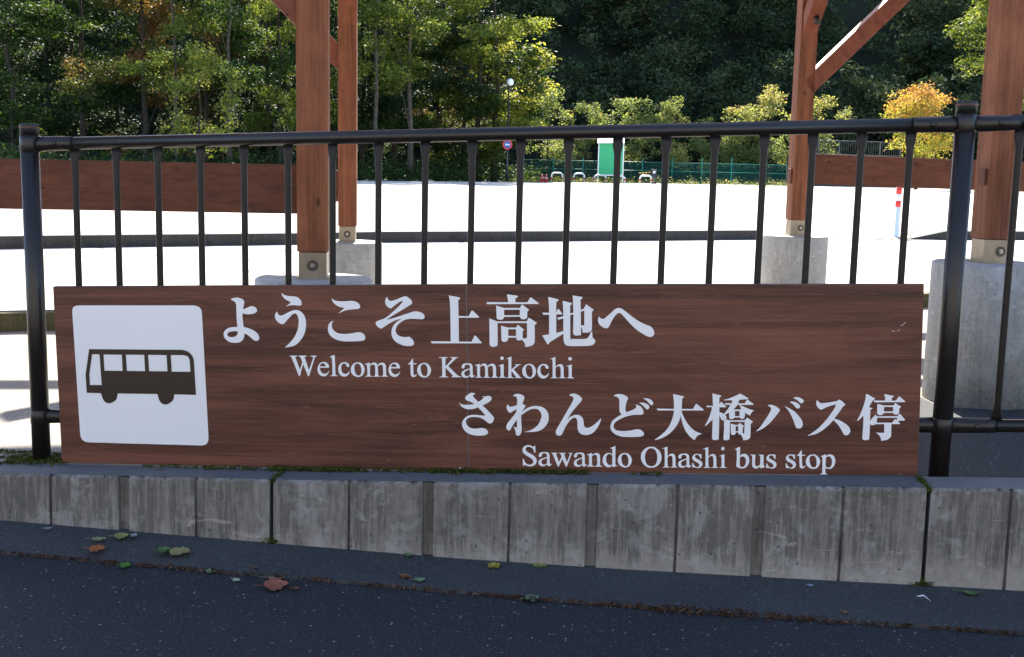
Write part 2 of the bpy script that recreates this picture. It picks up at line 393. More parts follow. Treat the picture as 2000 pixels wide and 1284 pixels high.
# ---------------------------------------------------------------- retaining wall
def wallTop(x): return .0 + SL*x + interp(x, [-12, 0, 1, 3.2, 14], [.004, .004, -.002, .008, .008])
GRV = [(101, 'n'), (243, 'w'), (384, 'n'), (531, 'j'), (682, 'n'), (836, 'w'), (995, 'n'), (1156, 'w'), (1322, 'n'), (1482, 'w'), (1645, 'n'), (1811, 'j'), (1972, 'n')]
gx = [(atY(x, 1000, -.2).x, t) for x, t in GRV]
sp_ = .2585
gx = [(gx[0][0]-sp_, 'w'), ]+gx
for i, t in enumerate('njnwnwnwnjnw'): gx.insert(0, (gx[0][0]-sp_, t))
for i, t in enumerate('wnwnwnjnwnwnwnj'): gx.append((gx[-1][0]+sp_, t))
wall = root('retaining_wall', (0, -.12, -.2), 'low weathered grey precast concrete retaining wall under the railing', 'wall')
WID = {'n': .010, 'w': .036, 'j': .012}
blk = MB(); topb = MB(); grv = MB(); cur = gx[0][0]-sp_
def blockface(bm_, x0, x1, y, cols=26):
    """one panel, slightly battered, with bevelled head"""
    vs = []
    for i in range(cols+1):
        x = x0+(x1-x0)*i/cols; zt = wallTop(x); zb = baseZ(x)-.03
        j = rnd.uniform(-1, 1); c_ = .012*(rnd.random() < .06)
        vs += [(x, y-.008, zb), (x, y-.001+.0006*j, zt-.010+.0022*j-c_*.5), (x, y+.008+c_*.5, zt-.001+.0008*rnd.uniform(-1, 1)-c_*.3)]
    bm_.add(vs, [(3*i+k, 3*i+3+k, 3*i+4+k, 3*i+1+k) for i in range(cols) for k in (0, 1)])
def flush(x_end):
    pass
seg_start = cur; n_blocks = 0
def close_block(x0, x1):
    """top slab and back of the block between two open joints"""
    n = 14; vs = []
    for i in range(n+1):
        x = x0+(x1-x0)*i/n; zt = wallTop(x)
        vs += [(x, -.192, zt-.0008), (x, -.055, zt-.004), (x, -.050, zt-.03), (x, -.05, zt-.32)]
    t = MB().add(vs, [(4*i+k, 4*i+4+k, 4*i+5+k, 4*i+1+k) for i in range(n) for k in (0, 1, 2)])
    # end cheeks
    for x in (x0, x1):
        zt = wallTop(x); zb = baseZ(x)-.05
        t.add([(x, -.2, zb), (x, -.2, zt-.012), (x, -.192, zt-.0008), (x, -.055, zt-.004), (x, -.05, zb)], [(0, 1, 2, 3, 4)])
    return t
x0 = cur
for gxx, t in gx:
    w = WID[t]
    blockface(blk, x0, gxx-w/2, -.2)
    if t == 'j':
        ob = blk.build('block', M['wall'], wall); blk = MB()
        tt = close_block(seg_start, gxx-w/2); tt.build('block_top', M['wall_top'], ob)
        if grv.bm.verts: grv.build('groove', M['groove'], ob)
        else: grv.bm.free()
        grv = MB()
        seg_start = gxx+w/2
    else:
        d = .006 if t == 'w' else .0045
        a, c = gxx-w/2, gxx+w/2
        za, zc, ba, bc = wallTop(a)-.003, wallTop(c)-.003, baseZ(a)-.03, baseZ(c)-.03
        e = .003
        grv.add([(a, -.208, ba), (a, -.2, za), (a+e, -.2+d, za), (a+e, -.2+d, ba), (c-e, -.2+d, za), (c-e, -.2+d, bc), (c, -.2, zc), (c, -.208, bc)],
                [(0, 3, 2, 1), (3, 5, 4, 2), (5, 7, 6, 4)])
    x0 = gxx+w/2
blk.bm.free(); grv.bm.free()
# joint backing, set back in the open joints
b = MB()
for gxx, t in gx:
    if t == 'j': b.box((gxx, -.12, (wallTop(gxx)+baseZ(gxx))/2-.035), X*.0058, Y*.055, Z*((wallTop(gxx)-baseZ(gxx))/2))
b.build('joint_filler', M['kerb'], wall)
# ---------------------------------------------------------------- railing
fence = root('guard_railing', (0, 0, 0), 'dark bronze metal railing with round vertical bars behind the brown sign', 'railing')
ZR, ZP, ZL = 1.083, 1.135, .155
def vpost(x, zb, zt, parent):
    p = MB().tube([(x, 0, zb-.15), (x, 0, zt)], .0302, 28).build('post', M['rail'], parent)
    b = MB().lathe((x, 0, zt), [(.0308, -.020), (.0308, .010), (.0295, .014), (.02, .016)], 28)
    b.build('cap', M['cap'], p)
    b = MB()
    for k in range(22):
        a = 2*math.pi*k/22; b.ball((x+.0310*math.cos(a), .0310*math.sin(a), zt+.004), .0014, seg=6)
    b.build('light_dots', M['light_dot'], p)  # orange dots stand in for sunlight showing through the cap rim
    return p
M['light_dot'] = plain('orange_light_dot', (.8, .22, .03), .4)
PX = [0.0, 3.0, 6.0]
for x in PX: vpost(x, SL*x, ZP+SL*x, fence)
def rl(x, z): return Vector((x, 0, z+SL*x))
MB().tube([rl(.12, ZR), rl(1.5, ZR), rl(2.87, ZR)], .0213, 24).build('top_rail', M['rail'], fence)
MB().tube([rl(3.13, ZR+.004), rl(5.9, ZR+.004)], .0213, 24).build('top_rail', M['rail'], fence)
MB().tube([rl(.06, ZL), rl(1.5, ZL), rl(2.9, ZL)], .0205, 24).build('bottom_rail', M['rail'], fence)
MB().tube([rl(3.1, ZL), rl(5.9, ZL)], .0205, 24).build('bottom_rail', M['rail'], fence)
def joint(x, z, sides, parent):
    b = MB()
    b.tube([(x, 0, z+SL*x-.024), (x, 0, z+SL*x-.022), (x, 0, z+SL*x+.022), (x, 0, z+SL*x+.024)], [.0303, .0320, .0320, .0303], 28)
    for s in sides:
        b.tube([rl(x+s*.02, z), rl(x+s*.05, z), rl(x+s*.075, z), rl(x+s*.125, z), rl(x+s*.155, z)], [.026, .0245, .024, .0238, .0230], 20,
               flat=[(1, .8), (1.0, .85), (1, 1), (1, 1), (1, 1)])
    o = b.build('rail_joint', M['rail'], parent)
    for s in sides: MB().ball(rl(x+s*.098, z)+Vector((0, -.0245, 0)), .0095, (1, .55, 1), 12).build('bolt', M['rail'], o)
for z in (ZR, ZL):
    joint(0, z, (1,), fence); joint(3.0, z, (-1, 1), fence)
BAL = [.158, .303, .447, .594, .743, .891, 1.041, 1.193, 1.346, 1.498, 1.653, 1.805, 1.959, 2.109, 2.259, 2.409, 2.555, 2.70, 2.844]
def baluster(x, parent):
    z0, z1 = ZL+.018+SL*x, ZR-.016+SL*x
    r = .0109
    zz = [z0, z0+.015, z0+.024, z0+.036, z0+.05, z0+.3, z1-.3, z1-.062, z1-.048, z1-.036, z1-.024, z1]
    fl = [(1.5, .5), (1.5, .5), (1.4, .62), (1.15, .85), (1, 1), (1, 1), (1, 1), (1, 1), (1.12, .88), (1.38, .65), (1.5, .5), (1.5, .5)]
    o = MB().tube([(x, 0, z) for z in zz], r, 14, flat=fl).build('baluster', M['bar'], parent)
    return o
for x in BAL+[3.16+.149*i for i in range(18)]: baluster(x, fence)
# ---------------------------------------------------------------- the sign
def smooth_poly(txt, sub=5):
    t = txt.split(); P = [(int(t[i])/1e4, int(t[i+1].rstrip('*'))/1e4, t[i+1].endswith('*')) for i in range(0, len(t), 2)]
    n = len(P); out = []
    for i in range(n):
        p0, p1, p2, p3 = P[i-1], P[i], P[(i+1) % n], P[(i+2) % n]
        if p1[2] and p2[2]: out.append(p1[:2]); continue
        if p1[2]: p0 = p1
        if p2[2]: p3 = p2
        for k in range(sub):
            s = k/sub; q = []
            for d in (0, 1):
                a, b_, c, e = p0[d], p1[d], p2[d], p3[d]
                q.append(.5*(2*b_+(c-a)*s+(2*a-5*b_+4*c-e)*s*s+(3*b_-a-3*c+e)*s**3))
            out.append(tuple(q))
    return out
def vinyl(shapes, name, m, parent, y0, th=.0004, step=.00012, sub=5):
    bm_ = MB()
    for k, sh in enumerate(shapes):
        cs = [smooth_poly(c, sub) for c in sh.split('|')]
        y = y0-(k % 6)*step
        fl = [p for c in cs for p in c]
        tris = geometry.tessellate_polygon([[Vector((p[0], p[1], 0)) for p in c] for c in cs])
        bm_.add([(p[0], y-th, p[1]) for p in fl], tris)
    return bm_.build(name, m, parent)
def laminate():
    m, nt, bs = mat('brown_wood_laminate')
    v = coords(nt, (1, 1, 1), (0, -math.atan(SL)*-1, 0))
    v1 = nd(nt, 'ShaderNodeMapping', {'Vector': v, 'Scale': (.9, 1, 48)}).outputs[0]
    v2 = nd(nt, 'ShaderNodeMapping', {'Vector': v, 'Scale': (.8, 1, 9)}).outputs[0]
    v3 = nd(nt, 'ShaderNodeMapping', {'Vector': v, 'Scale': (3.5, 1, 250)}).outputs[0]
    a = noise(nt, v1, 1.0, 5, .6, .8); bb = noise(nt, v2, 1.0, 4, .55, 1.6); f = noise(nt, v3, 1.0, 4, .7)
    g = math_(nt, 'ADD', math_(nt, 'ADD', math_(nt, 'MULTIPLY', a, .22), math_(nt, 'MULTIPLY', bb, .52)), math_(nt, 'MULTIPLY', f, .26))
    c = ramp(nt, g, [(.36, (.045, .020, .015)), (.45, (.092, .036, .024)), (.53, (.150, .056, .036)), (.63, (.21, .080, .051))])
    ln = ramp(nt, noise(nt, nd(nt, 'ShaderNodeMapping', {'Vector': v, 'Scale': (1.6, 1, 42)}).outputs[0], 1.0, 3, .5, 1.2), [(.485, 0.0), (.5, 1.0), (.515, 0.0)])
    c = mix(nt, math_(nt, 'MULTIPLY', ln, .45), c, (.25, .11, .07))
    nt.links.new(c, bs.inputs['Base Color']); bs.inputs['Roughness'].default_value = .45
    bs.inputs['Specular IOR Level'].default_value = .28
    bump(nt, bs, a, .06, .002)
    return m
M['lam'] = laminate()
sign = root('bus_stop_sign', (1.5, -.05, .05), 'long brown wood-grain sign board reading Welcome to Kamikochi with white bus pictogram', 'sign')
YF = -.058
qa = [(.0958, .6142), (1.4939, .6690), (1.5104, .0560), (.1061, .0098)]
qb = [(1.4961, .6691), (2.9008, .7175), (2.9241, .1200), (1.5126, .0561)]
for q in (qa, qb):
    P4 = [Vector((x, YF, z)) for x, z in q]
    T = Vector((0, .022, 0))
    b = bmesh.new(); vs = [b.verts.new(p) for p in P4]+[b.verts.new(p+T) for p in P4]
    for f in ((0, 1, 2, 3), (4, 7, 6, 5), (0, 4, 5, 1), (1, 5, 6, 2), (2, 6, 7, 3), (3, 7, 4, 0)): b.faces.new([vs[i] for i in f])
    bmesh.ops.recalc_face_normals(b, faces=b.faces)
    bmesh.ops.bevel(b, geom=b.edges[:], offset=.0012, segments=1, affect='EDGES')
    mb = MB(); me = bpy.data.meshes.new('t'); b.to_mesh(me); b.free(); mb.bm.from_mesh(me)
    pn = mb.build('panel', M['lam'], sign); pn.data.materials.append(M['edge'])
    for p in pn.data.polygons:
        if abs(p.normal.y) < .9: p.material_index = 1
# strip in the joint of the two panels
MB().add([(1.4939, YF+.001, .668), (1.4961, YF+.001, .668), (1.5126, YF+.001, .0625), (1.5104, YF+.001, .0625)], [(0, 1, 2, 3)]).build('joint_strip', M['seam'], sign)
# fixing lugs at both ends to the railing posts
for x, z, w in ((.085, .20, .03), (2.945, .30, .03)):
    pass
LETTERING = {
'kana1': (
  '7135 5922* 7196 5967 7319 5997 7440 5984 7544 5945 7596 5871 7586 5778 7549 5616* 7645 5653 7750 5699 7837 5731 7933 5715 8002 5666 8030 5591 7991 5531 7887 5481 7747 5459 7625 5461 7533 5489* 7536 5319 7552 5150 7568 5032* 7707 5003 7846 4958 7984 4878 8062 4796 8095 4695 8069 4618 7981 4585 7894 4619 7773 4717 7669 4789 7596 4815* 7572 4675 7509 4578 7404 4514 7263 4492 7106 4506 6984 4566 6897 4665 6878 4766 6909 4870 7025 4968 7165 5008 7354 5027* 7335 5244 7326 5515 7324 5718 7299 5827 7230 5884|7365 4874* 7268 4881 7146 4866 7040 4824 7004 4754 7047 4696 7152 4678 7266 4705 7346 4776',
  '8854 6207* 8931 6154 9052 6116 9206 6105 9344 6096 9447 6046 9515 5965 9532 5882 9514 5822 9445 5808 9273 5814 9136 5804 8989 5758* 9084 5824 9171 5899* 9102 5942 8991 5997 8914 6070 8874 6144',
  '8711 5591* 8737 5516 8788 5467 8874 5467 8996 5526 9152 5607 9290 5655 9410 5656 9530 5596 9616 5498 9667 5366 9680 5198 9657 4994 9595 4823 9491 4666 9352 4525 9196 4451 8962 4404* 9093 4531 9232 4690 9337 4863 9407 5052 9434 5256 9417 5407 9375 5506 9315 5546 9220 5509 9133 5413 9029 5299 8942 5195* 8872 5175 8769 5213 8674 5303 8632 5411 8650 5513',
  '10539 6088* 10610 6037 10730 6005 10883 6000 11053 6012 11206 6025 11342 6005 11444 5942 11486 5852 11461 5793 11393 5765 11257 5752 11087 5729 10934 5681 10747 5587* 10849 5678 10968 5786* 10832 5811 10696 5865 10602 5945 10559 6011',
  '10589 5353* 10550 5264 10550 5147 10601 5048 10695 4976 10832 4939 11003 4937 11190 4961 11327 4992 11446 5013 11565 4985 11642 4912 11659 4837 11625 4760 11532 4728 11361 4707 11157 4696 10952 4691 10763 4717 10592 4786 10472 4891 10418 5024 10421 5159 10473 5278',
  '12376 6200* 12407 6126 12474 6074 12558 6082 12693 6128 12827 6191 12961 6237 13061 6207 13154 6136 13197 6055 13181 5988* 13014 5882 12780 5733 12343 5453* 12528 5498 12747 5573 12982 5657 13150 5721 13283 5759 13418 5756 13535 5711 13603 5638 13604 5555 13537 5515 13386 5514 13219 5516 13084 5503 12950 5464 12816 5376 12716 5272 12666 5145 12683 5045 12752 4964 12870 4919 13005 4911 13106 4925 13199 4865 13259 4784 13268 4700 13226 4645 13126 4624 12957 4629 12787 4681 12635 4775 12549 4906 12523 5056 12556 5207 12631 5327 12731 5423 12866 5499* 12731 5473 12580 5409 12428 5319 12277 5213 12192 5163 12108 5182 12023 5270 12002 5337 12039 5388 12140 5434 12292 5498 12443 5604 12611 5760 12778 5924 12906 6078* 12828 6067 12727 6005 12627 5927 12510 5826* 12425 5853 12349 5925 12309 6031 12331 6132',
  '14388 6315* 14725 6266* 14764 6225* 14696 6166* 14721 5522* 14739 4824* 14474 4813* 14445 5743* 14425 6129*',
  '14695 5663* 15044 5670* 15134 5854* 15181 5848* 15380 5662* 15370 5631* 14696 5606*',
  '13814 4810* 15151 4848* 15241 5049* 15287 5045* 15482 4831* 15470 4807* 13857 4742*',
  '16260 6416* 16579 6386* 16623 6355* 16535 6288* 16538 6161* 16308 6153* 16290 6272*',
  '15604 6143* 16920 6184* 17015 6346* 17046 6337* 17284 6170* 17272 6142* 15636 6077*',
  '15923 6044* 16174 5976* 16687 5995* 16738 6101* 16769 6102* 16984 5945* 16924 5884* 16923 5712 16894 5658 16810 5635 16733 5647 16697 5716* 16183 5692* 16166 5630 16089 5592 15997 5598 15950 5630*|16183 5918* 16684 5937* 16688 5762* 16186 5743*',
  '15711 5624* 15960 5535* 16911 5574* 16970 5684* 17001 5682* 17244 5533* 17170 5458* 17187 4953 17165 4875 17091 4795 16892 4744* 16858 4878 16764 4975* 16794 5018* 16916 5032* 16934 5082* 16923 5520* 15976 5484* 15994 4813 15960 4741 15860 4706 15774 4726 15734 4787*',
  '16093 5407* 16302 5350* 16579 5361* 16623 5443* 16646 5444* 16841 5302* 16792 5246* 16797 5007* 16764 4970 16672 4948 16611 4964 16586 5037* 16329 5027* 16318 4942 16273 4894 16196 4886 16142 4896 16115 4949*|16329 5297* 16575 5307* 16580 5091* 16334 5082*',
  '17576 6381* 17866 6320 17915 6281* 17838 6220* 17865 5227* 17638 5164* 17618 5937* 17604 6166',
  '17398 5871* 17627 5876* 17629 5812* 17438 5805*',
  '17840 5877* 17890 6005* 17935 6001* 18049 5843* 17841 5826*',
  '17422 5140* 17637 5187* 17865 5239* 18099 5312* 18101 5228* 17652 4918* 17638 4864* 17592 4862*',
  '18042 6273* 18293 6218 18342 6192* 18283 6129* 18317 5106 18341 5069 18402 5067* 18736 5077 18856 5112 18914 5191 18963 5323* 19001 5320* 19022 5134* 19107 5053 19095 4969 19029 4897 18894 4861* 18348 4834 18195 4855 18125 4930 18098 5067* 18066 5954*',
  '17874 5721* 18086 5783* 18087 5718* 17929 5661*',
  '18288 5873* 18400 5913* 18402 5859* 18289 5822*',
  '18610 5997* 18714 6042* 18775 6175* 18800 6178* 19031 6023* 18974 5949* 18990 5424 18955 5346 18866 5289 18707 5278* 18681 5396 18624 5509* 18745 5514* 18731 5978* 18611 5946*',
  '18350 6454* 18635 6416 18663 6383* 18604 6320* 18651 5273 18611 5202 18520 5179 18436 5195 18400 5248* 18393 5813* 18367 6269*',
  '19199 5816* 19246 5769 19307 5744 19367 5758 19462 5838 19579 5949 19680 6051 19754 6099 19828 6109 19904 6090 19996 6032 20180 5895 20365 5765 20517 5680 20684 5611 20820 5563 20905 5483 20950 5378 20928 5278 20848 5230 20743 5241 20591 5318 20407 5433 20221 5593 20066 5754 19941 5886 19871 5944 19819 5950 19760 5917 19688 5831 19617 5707 19547 5552 19504 5474 19448 5444* 19339 5475 19230 5555 19179 5660 19179 5751',
),
'kana2': (
  '14776 2854* 14838 2793 14950 2774 15109 2782 15252 2809 15394 2887 15504 2961 15582 3040* 15518 3081* 15613 3078 15707 3103 15787 3094 15836 3032 15805 2951 15712 2874 15539 2775 15381 2706 15255 2652 15112 2633 14968 2647 14855 2714 14798 2791',
  '15310 3152* 15230 3180 15151 3176 15064 3116 14993 3057 14975 2984 15011 2930 15123 2890 15252 2829 15397 2707 15526 2585 15648 2450* 15513 2448 15354 2456 15194 2448 15052 2401 14941 2299 14883 2167 14906 2023 14996 1898 15141 1809 15317 1777 15509 1779 15652 1802 15730 1863 15737 1920 15680 1997 15568 2032 15457 2027 15314 2003 15170 2020 15065 2088 15010 2190 15014 2271 15085 2339 15212 2380 15371 2385 15499 2359 15627 2293 15756 2202 15835 2206 15905 2282 15919 2395 15846 2488 15700 2641 15539 2778 15394 2896 15297 2991 15224 3068 15247 3120',
  '16521 3136* 16575 3186 16669 3214 16779 3203 16875 3152 16895 3089 16870 3001 16836 2895* 16945 2837* 16884 2730 16801 2598* 16803 2486 16816 2263 16833 2071 16816 1942 16778 1868 16715 1837 16659 1862 16633 1965 16607 2060 16553 2146* 16614 2116 16678 2104* 16669 2368* 16549 2185 16450 1996* 16395 1998 16338 2062 16332 2135 16374 2241 16497 2407 16620 2574 16661 2711* 16555 2650 16470 2582* 16398 2603 16341 2688 16328 2784 16369 2862* 16394 2811 16457 2782 16552 2802 16664 2844* 16666 2975 16653 3070 16616 3124 16568 3133',
  '16793 2598* 16885 2682 17009 2768 17149 2826 17306 2846 17463 2825 17591 2748 17672 2624 17695 2466 17665 2305 17574 2164 17436 2053 17248 1996 16894 1970* 17074 2019 17214 2098 17353 2225 17428 2373 17463 2534 17429 2645 17356 2729 17261 2751 17136 2734 17012 2672 16795 2510*',
  '18329 3249* 18386 3285 18483 3306 18582 3286 18682 3224 18747 3144 18720 3067 18625 2946 18514 2807 18404 2651 18295 2450* 18391 2542 18488 2597 18602 2619 18701 2599 18785 2519 18821 2404 18833 2304 18868 2230 18942 2209 19039 2239 19152 2320 19263 2425 19357 2530* 19377 2523* 19330 2362 19253 2207 19143 2068 19014 1994 18884 1971 18752 1998 18667 2077 18630 2210 18622 2377 18598 2477 18547 2524 18474 2504 18394 2441 18315 2328 18236 2190 18175 2036 18112 1931 18030 1907 17954 1949 17940 2041 17982 2161 18084 2351 18209 2592 18318 2798 18427 3003 18472 3139 18437 3204',
  '19747 3290* 19802 3334 19915 3359 20045 3345 20160 3292 20203 3228 20166 3119 20139 2968 20141 2835 20178 2787* 20274 2825 20401 2889 20464 2942 20479 2984 20448 3041* 20526 3028 20625 2974 20693 2878 20709 2796 20682 2736 20602 2716 20440 2708 20280 2675 20119 2618 19960 2535 19833 2437 19780 2334 19791 2251 19858 2187 19989 2164 20168 2170 20345 2199 20490 2239 20603 2242 20703 2188 20751 2115 20732 2048 20644 2010 20467 1987 20223 1975 20011 1986 19830 2052 19712 2163 19678 2296 19719 2448 19828 2570 20027 2705* 19968 2760 19945 2859 19940 3025 19921 3190 19870 3254 19804 3276',
  '20563 3107* 20668 3112 20782 3089 20865 3027 20887 2962 20853 2911 20797 2908 20738 2963 20654 3042',
  '20679 3253* 20791 3260 20906 3228 20989 3157 21004 3092 20969 3044 20920 3055 20861 3118 20778 3197',
  '21614 3436* 21929 3380* 21971 3361* 21902 3290* 21905 2976 21895 2820 21863 2648 21789 2460 21672 2284 21513 2119 21325 1995 21113 1920* 21094 1933* 21253 2063 21412 2221 21530 2390 21605 2579 21652 2780 21660 2965 21649 3176',
  '21118 2946* 21658 2958* 21660 2908* 21149 2884*',
  '21891 2969* 22254 2986* 22336 3149* 22377 3147* 22596 2974* 22577 2952* 21893 2919*',
  '21893 2919* 21955 2766 22059 2573 22204 2396 22360 2275 22576 2194* 22475 2153 22409 2093 22346 1979* 22204 2083 22059 2260 21968 2455 21913 2622 21886 2763*',
  '22836 3511* 23083 3462 23111 3439* 23057 3376* 23077 2962* 23099 2100 23068 2041 22973 2011 22903 2040 22888 2089* 22881 2670* 22877 3065*',
  '22661 3111* 22871 3114* 22872 3076* 22686 3059*',
  '23063 3158* 23107 3252* 23148 3240* 23288 3102* 23271 3087* 23067 3077*',
  '22842 3092* 22882 3094* 22901 2699* 22783 2573* 22679 2459* 22649 2463* 22726 2634 22799 2836 22833 2978',
  '23061 2919* 23164 2903 23262 2844 23306 2775 23296 2704 23243 2662 23168 2670 23116 2752 23071 2849*',
  '23198 3327* 23319 3360 23478 3431 23696 3550* 23960 3404* 23941 3380* 23679 3349* 23644 3228* 23461 3219* 23450 3324* 23206 3309*',
  '23237 3220* 23847 3240* 23915 3364* 23942 3357* 24125 3226* 24112 3205* 23254 3165*',
  '23447 3233* 23650 3242* 23601 3135* 23511 3032* 23407 2928* 23248 2846* 23226 2877* 23335 3031 23397 3146',
  '23680 3195* 23818 3138 23984 3069 24148 3027* 24084 2968 24028 2856* 23882 2930* 23742 3036* 23740 3078*',
  '23381 2920* 23511 3028* 23721 3038* 23767 3079* 23867 2972* 23874 2831 23850 2767 23777 2735 23713 2784* 23558 2774* 23525 2737 23459 2715 23403 2731 23387 2793*|23561 2978* 23701 2985* 23709 2826* 23569 2819*',
  '23235 2687* 23275 2710* 23406 2674* 23880 2702* 23944 2785* 23971 2777* 24133 2664* 24065 2587* 24075 2206 24045 2120 23979 2074 23855 2056* 23833 2151 23767 2240* 23827 2276* 23881 2281* 23876 2648* 23422 2633* 23433 2117 23409 2052 23328 2026 23259 2044 23243 2093* 23249 2405*',
  '23445 2577* 23589 2538* 23678 2542* 23715 2605* 23739 2602* 23860 2513* 23831 2462* 23831 2265* 23781 2245 23713 2244 23685 2300* 23615 2296* 23604 2232 23537 2210 23489 2219 23469 2275*|23608 2497* 23680 2500* 23692 2340* 23610 2336*',
  '24554 3210* 24628 3233 24723 3221 24836 3174 24950 3082* 24878 2964 24776 2812 24674 2675 24554 2555 24418 2441 24256 2359* 24247 2375* 24367 2512 24468 2682 24555 2834 24641 3002 24667 3101 24632 3165',
  '25085 3198* 25117 3196* 25261 3129 25424 3023 25540 2898 25625 2788 25659 2675 25651 2593 25608 2533 25530 2518 25466 2543 25422 2630 25358 2791 25270 2967 25185 3093',
  '25215 3347* 25311 3368 25421 3346 25519 3280 25550 3225 25525 3167 25471 3153 25415 3186 25331 3280',
  '25317 3482* 25412 3515 25522 3500 25619 3448 25649 3400 25625 3342 25571 3323 25514 3361 25432 3431',
  '26057 3457* 26104 3397 26169 3360 26262 3364 26430 3396 26660 3448* 26719 3499* 26799 3454 26913 3354* 26900 3321* 26841 3270 26757 3120 26608 2885* 26758 2843 26918 2762 27049 2662 27110 2551 27100 2453 27035 2381 26957 2380 26908 2427 26804 2601 26703 2727 26588 2843* 26443 2665 26266 2493 26070 2368 25847 2304* 25839 2315* 26019 2447 26196 2620 26356 2824 26498 3042 26582 3193 26636 3333* 26513 3303 26362 3239 26197 3145* 26116 3187 26049 3281 26028 3377',
  '27510 3708* 27556 3706* 27802 3573* 27733 3515* 27628 3305* 27742 3269* 27674 3203* 27695 2767* 27699 2335 27674 2271 27583 2248 27509 2269 27488 2324* 27491 2757* 27478 3020* 27332 2860* 27293 2858* 27374 3043 27440 3255 27492 3465 27509 3618',
  '28057 3733* 28319 3690 28356 3685* 28292 3613* 28297 3530* 28094 3521* 28090 3631',
  '27750 3516* 28415 3539* 28491 3666* 28537 3668* 28699 3528* 28692 3507* 27783 3458*',
  '27871 3416* 28071 3375* 28359 3388* 28394 3459* 28420 3456* 28591 3354* 28536 3293* 28540 3169 28489 3111 28411 3104 28358 3153* 28090 3140* 28057 3090 27980 3065 27913 3083 27886 3123*|28083 3327* 28349 3339* 28359 3199* 28084 3186*',
  '27840 3086* 27877 3023* 28493 3053* 28541 3127* 28580 3126* 28729 2963* 28712 2925* 28594 2922* 28543 2899* 28477 2902* 28496 3007* 27893 2978* 27890 2818 27841 2760 27777 2732 27710 2753 27675 2835* 27725 2921 27810 3036',
  '27864 2820* 28356 2844* 28415 2952* 28461 2950* 28593 2832* 28582 2808* 27854 2772*',
  '28118 2795* 28332 2805* 28348 2437 28316 2366 28228 2292 28059 2255* 28039 2352 27981 2433 27884 2505* 28135 2510*',
),
'latin1': (
  '9112 4143* 9372 4154* 9372 4128* 9309 4109* 9467 3687* 9546 3946* 9495 4085 9462 4122 9417 4135* 9417 4156* 9689 4167* 9689 4141* 9624 4116* 9772 3688* 9916 4102* 9903 4143* 9819 4152* 9819 4172* 10026 4181* 10026 4158* 9974 4128* 9777 3490* 9738 3488* 9571 3884* 9465 3476* 9430 3474* 9183 4078 9112 4120*',
  '10141 3780* 10448 3797* 10442 3870 10406 3932 10342 3974 10265 3983 10174 3954 10103 3881 10064 3777 10063 3688 10095 3593 10160 3526 10250 3502 10328 3514 10393 3568 10455 3679* 10438 3691* 10393 3632 10328 3597 10264 3594 10199 3630 10154 3704|10145 3829* 10331 3837* 10316 3896 10284 3933 10239 3938 10187 3916 10154 3870',
  '10471 4166* 10594 4220* 10639 4222* 10658 3866* 10664 3612 10690 3562 10742 3549* 10742 3532* 10496 3521* 10496 3538* 10548 3555 10561 3607 10548 4053 10529 4138 10497 4142*',
  '11130 3880 11115 3854 11070 3852 11031 3882 11012 3939 10960 3962 10903 3941 10864 3875 10858 3799 10877 3697 10928 3636 10999 3614 11070 3642 11128 3715* 11147 3703* 11102 3605 11038 3545 10961 3523 10870 3538 10793 3611 10761 3705 10761 3807 10800 3911 10870 3977 10960 4007 11050 3991 11115 3943',
  '11412 4019 11508 4004 11598 3925 11643 3813 11624 3685 11560 3587 11458 3535 11355 3540 11252 3592 11194 3679 11181 3793 11213 3896 11290 3982|11393 3978 11329 3946 11301 3874 11306 3760 11342 3647 11394 3592 11458 3582 11503 3616 11528 3694 11528 3808 11502 3909 11457 3964',
  '11645 3972* 11817 4024* 11824 3948* 11888 4014 11951 4033 12028 4020 12067 3952* 12143 4019 12219 4041 12296 4025 12341 3964 12354 3876 12362 3661 12388 3617 12426 3602* 12426 3587* 12190 3577* 12190 3592* 12241 3611 12257 3669 12252 3871 12239 3941 12194 3970 12143 3958 12080 3915* 12094 3662 12113 3605 12164 3591* 12164 3576* 11928 3565* 11928 3581* 11979 3599 11994 3657 11988 3885 11965 3948 11926 3969 11875 3954 11824 3910* 11825 3650 11848 3594 11902 3579* 11902 3564* 11659 3553* 11659 3569* 11716 3588 11733 3646 11722 3874 11709 3943 11651 3957*',
  '12513 3861* 12815 3878* 12809 3949 12773 4011 12709 4053 12633 4062 12544 4033 12474 3960 12437 3857 12437 3769 12470 3675 12534 3608 12623 3584 12700 3596 12763 3650 12823 3760* 12807 3772* 12762 3713 12699 3679 12635 3676 12571 3711 12526 3785|12517 3909* 12700 3917* 12684 3976 12652 4012 12608 4017 12557 3996 12525 3950',
  '13082 4034* 13160 4113 13216 4210* 13241 4211* 13249 4063* 13363 4068* 13357 4035* 13249 4031* 13264 3725 13284 3682 13328 3684 13372 3715* 13376 3699* 13329 3633 13266 3609 13202 3628 13173 3696 13160 4027* 13087 4019*',
  '13609 4094 13704 4079 13793 4001 13838 3889 13821 3762 13759 3665 13658 3614 13557 3618 13455 3671 13397 3757 13383 3870 13414 3972 13489 4057|13590 4053 13528 4021 13500 3951 13507 3837 13543 3725 13594 3670 13658 3661 13702 3694 13726 3771 13725 3884 13699 3984 13654 4039',
  '14090 4303* 14391 4316* 14392 4300* 14329 4282 14311 4237 14311 4011* 14524 4252 14524 4283 14467 4300* 14467 4319* 14730 4330* 14730 4315* 14655 4283 14402 4021* 14682 3762 14758 3709 14840 3691* 14840 3675* 14514 3660* 14513 3677* 14551 3694 14544 3731* 14314 3967* 14320 3734 14343 3684 14413 3669* 14413 3653* 14117 3640* 14117 3656* 14186 3678 14207 3729 14195 4219 14178 4271 14090 4288*',
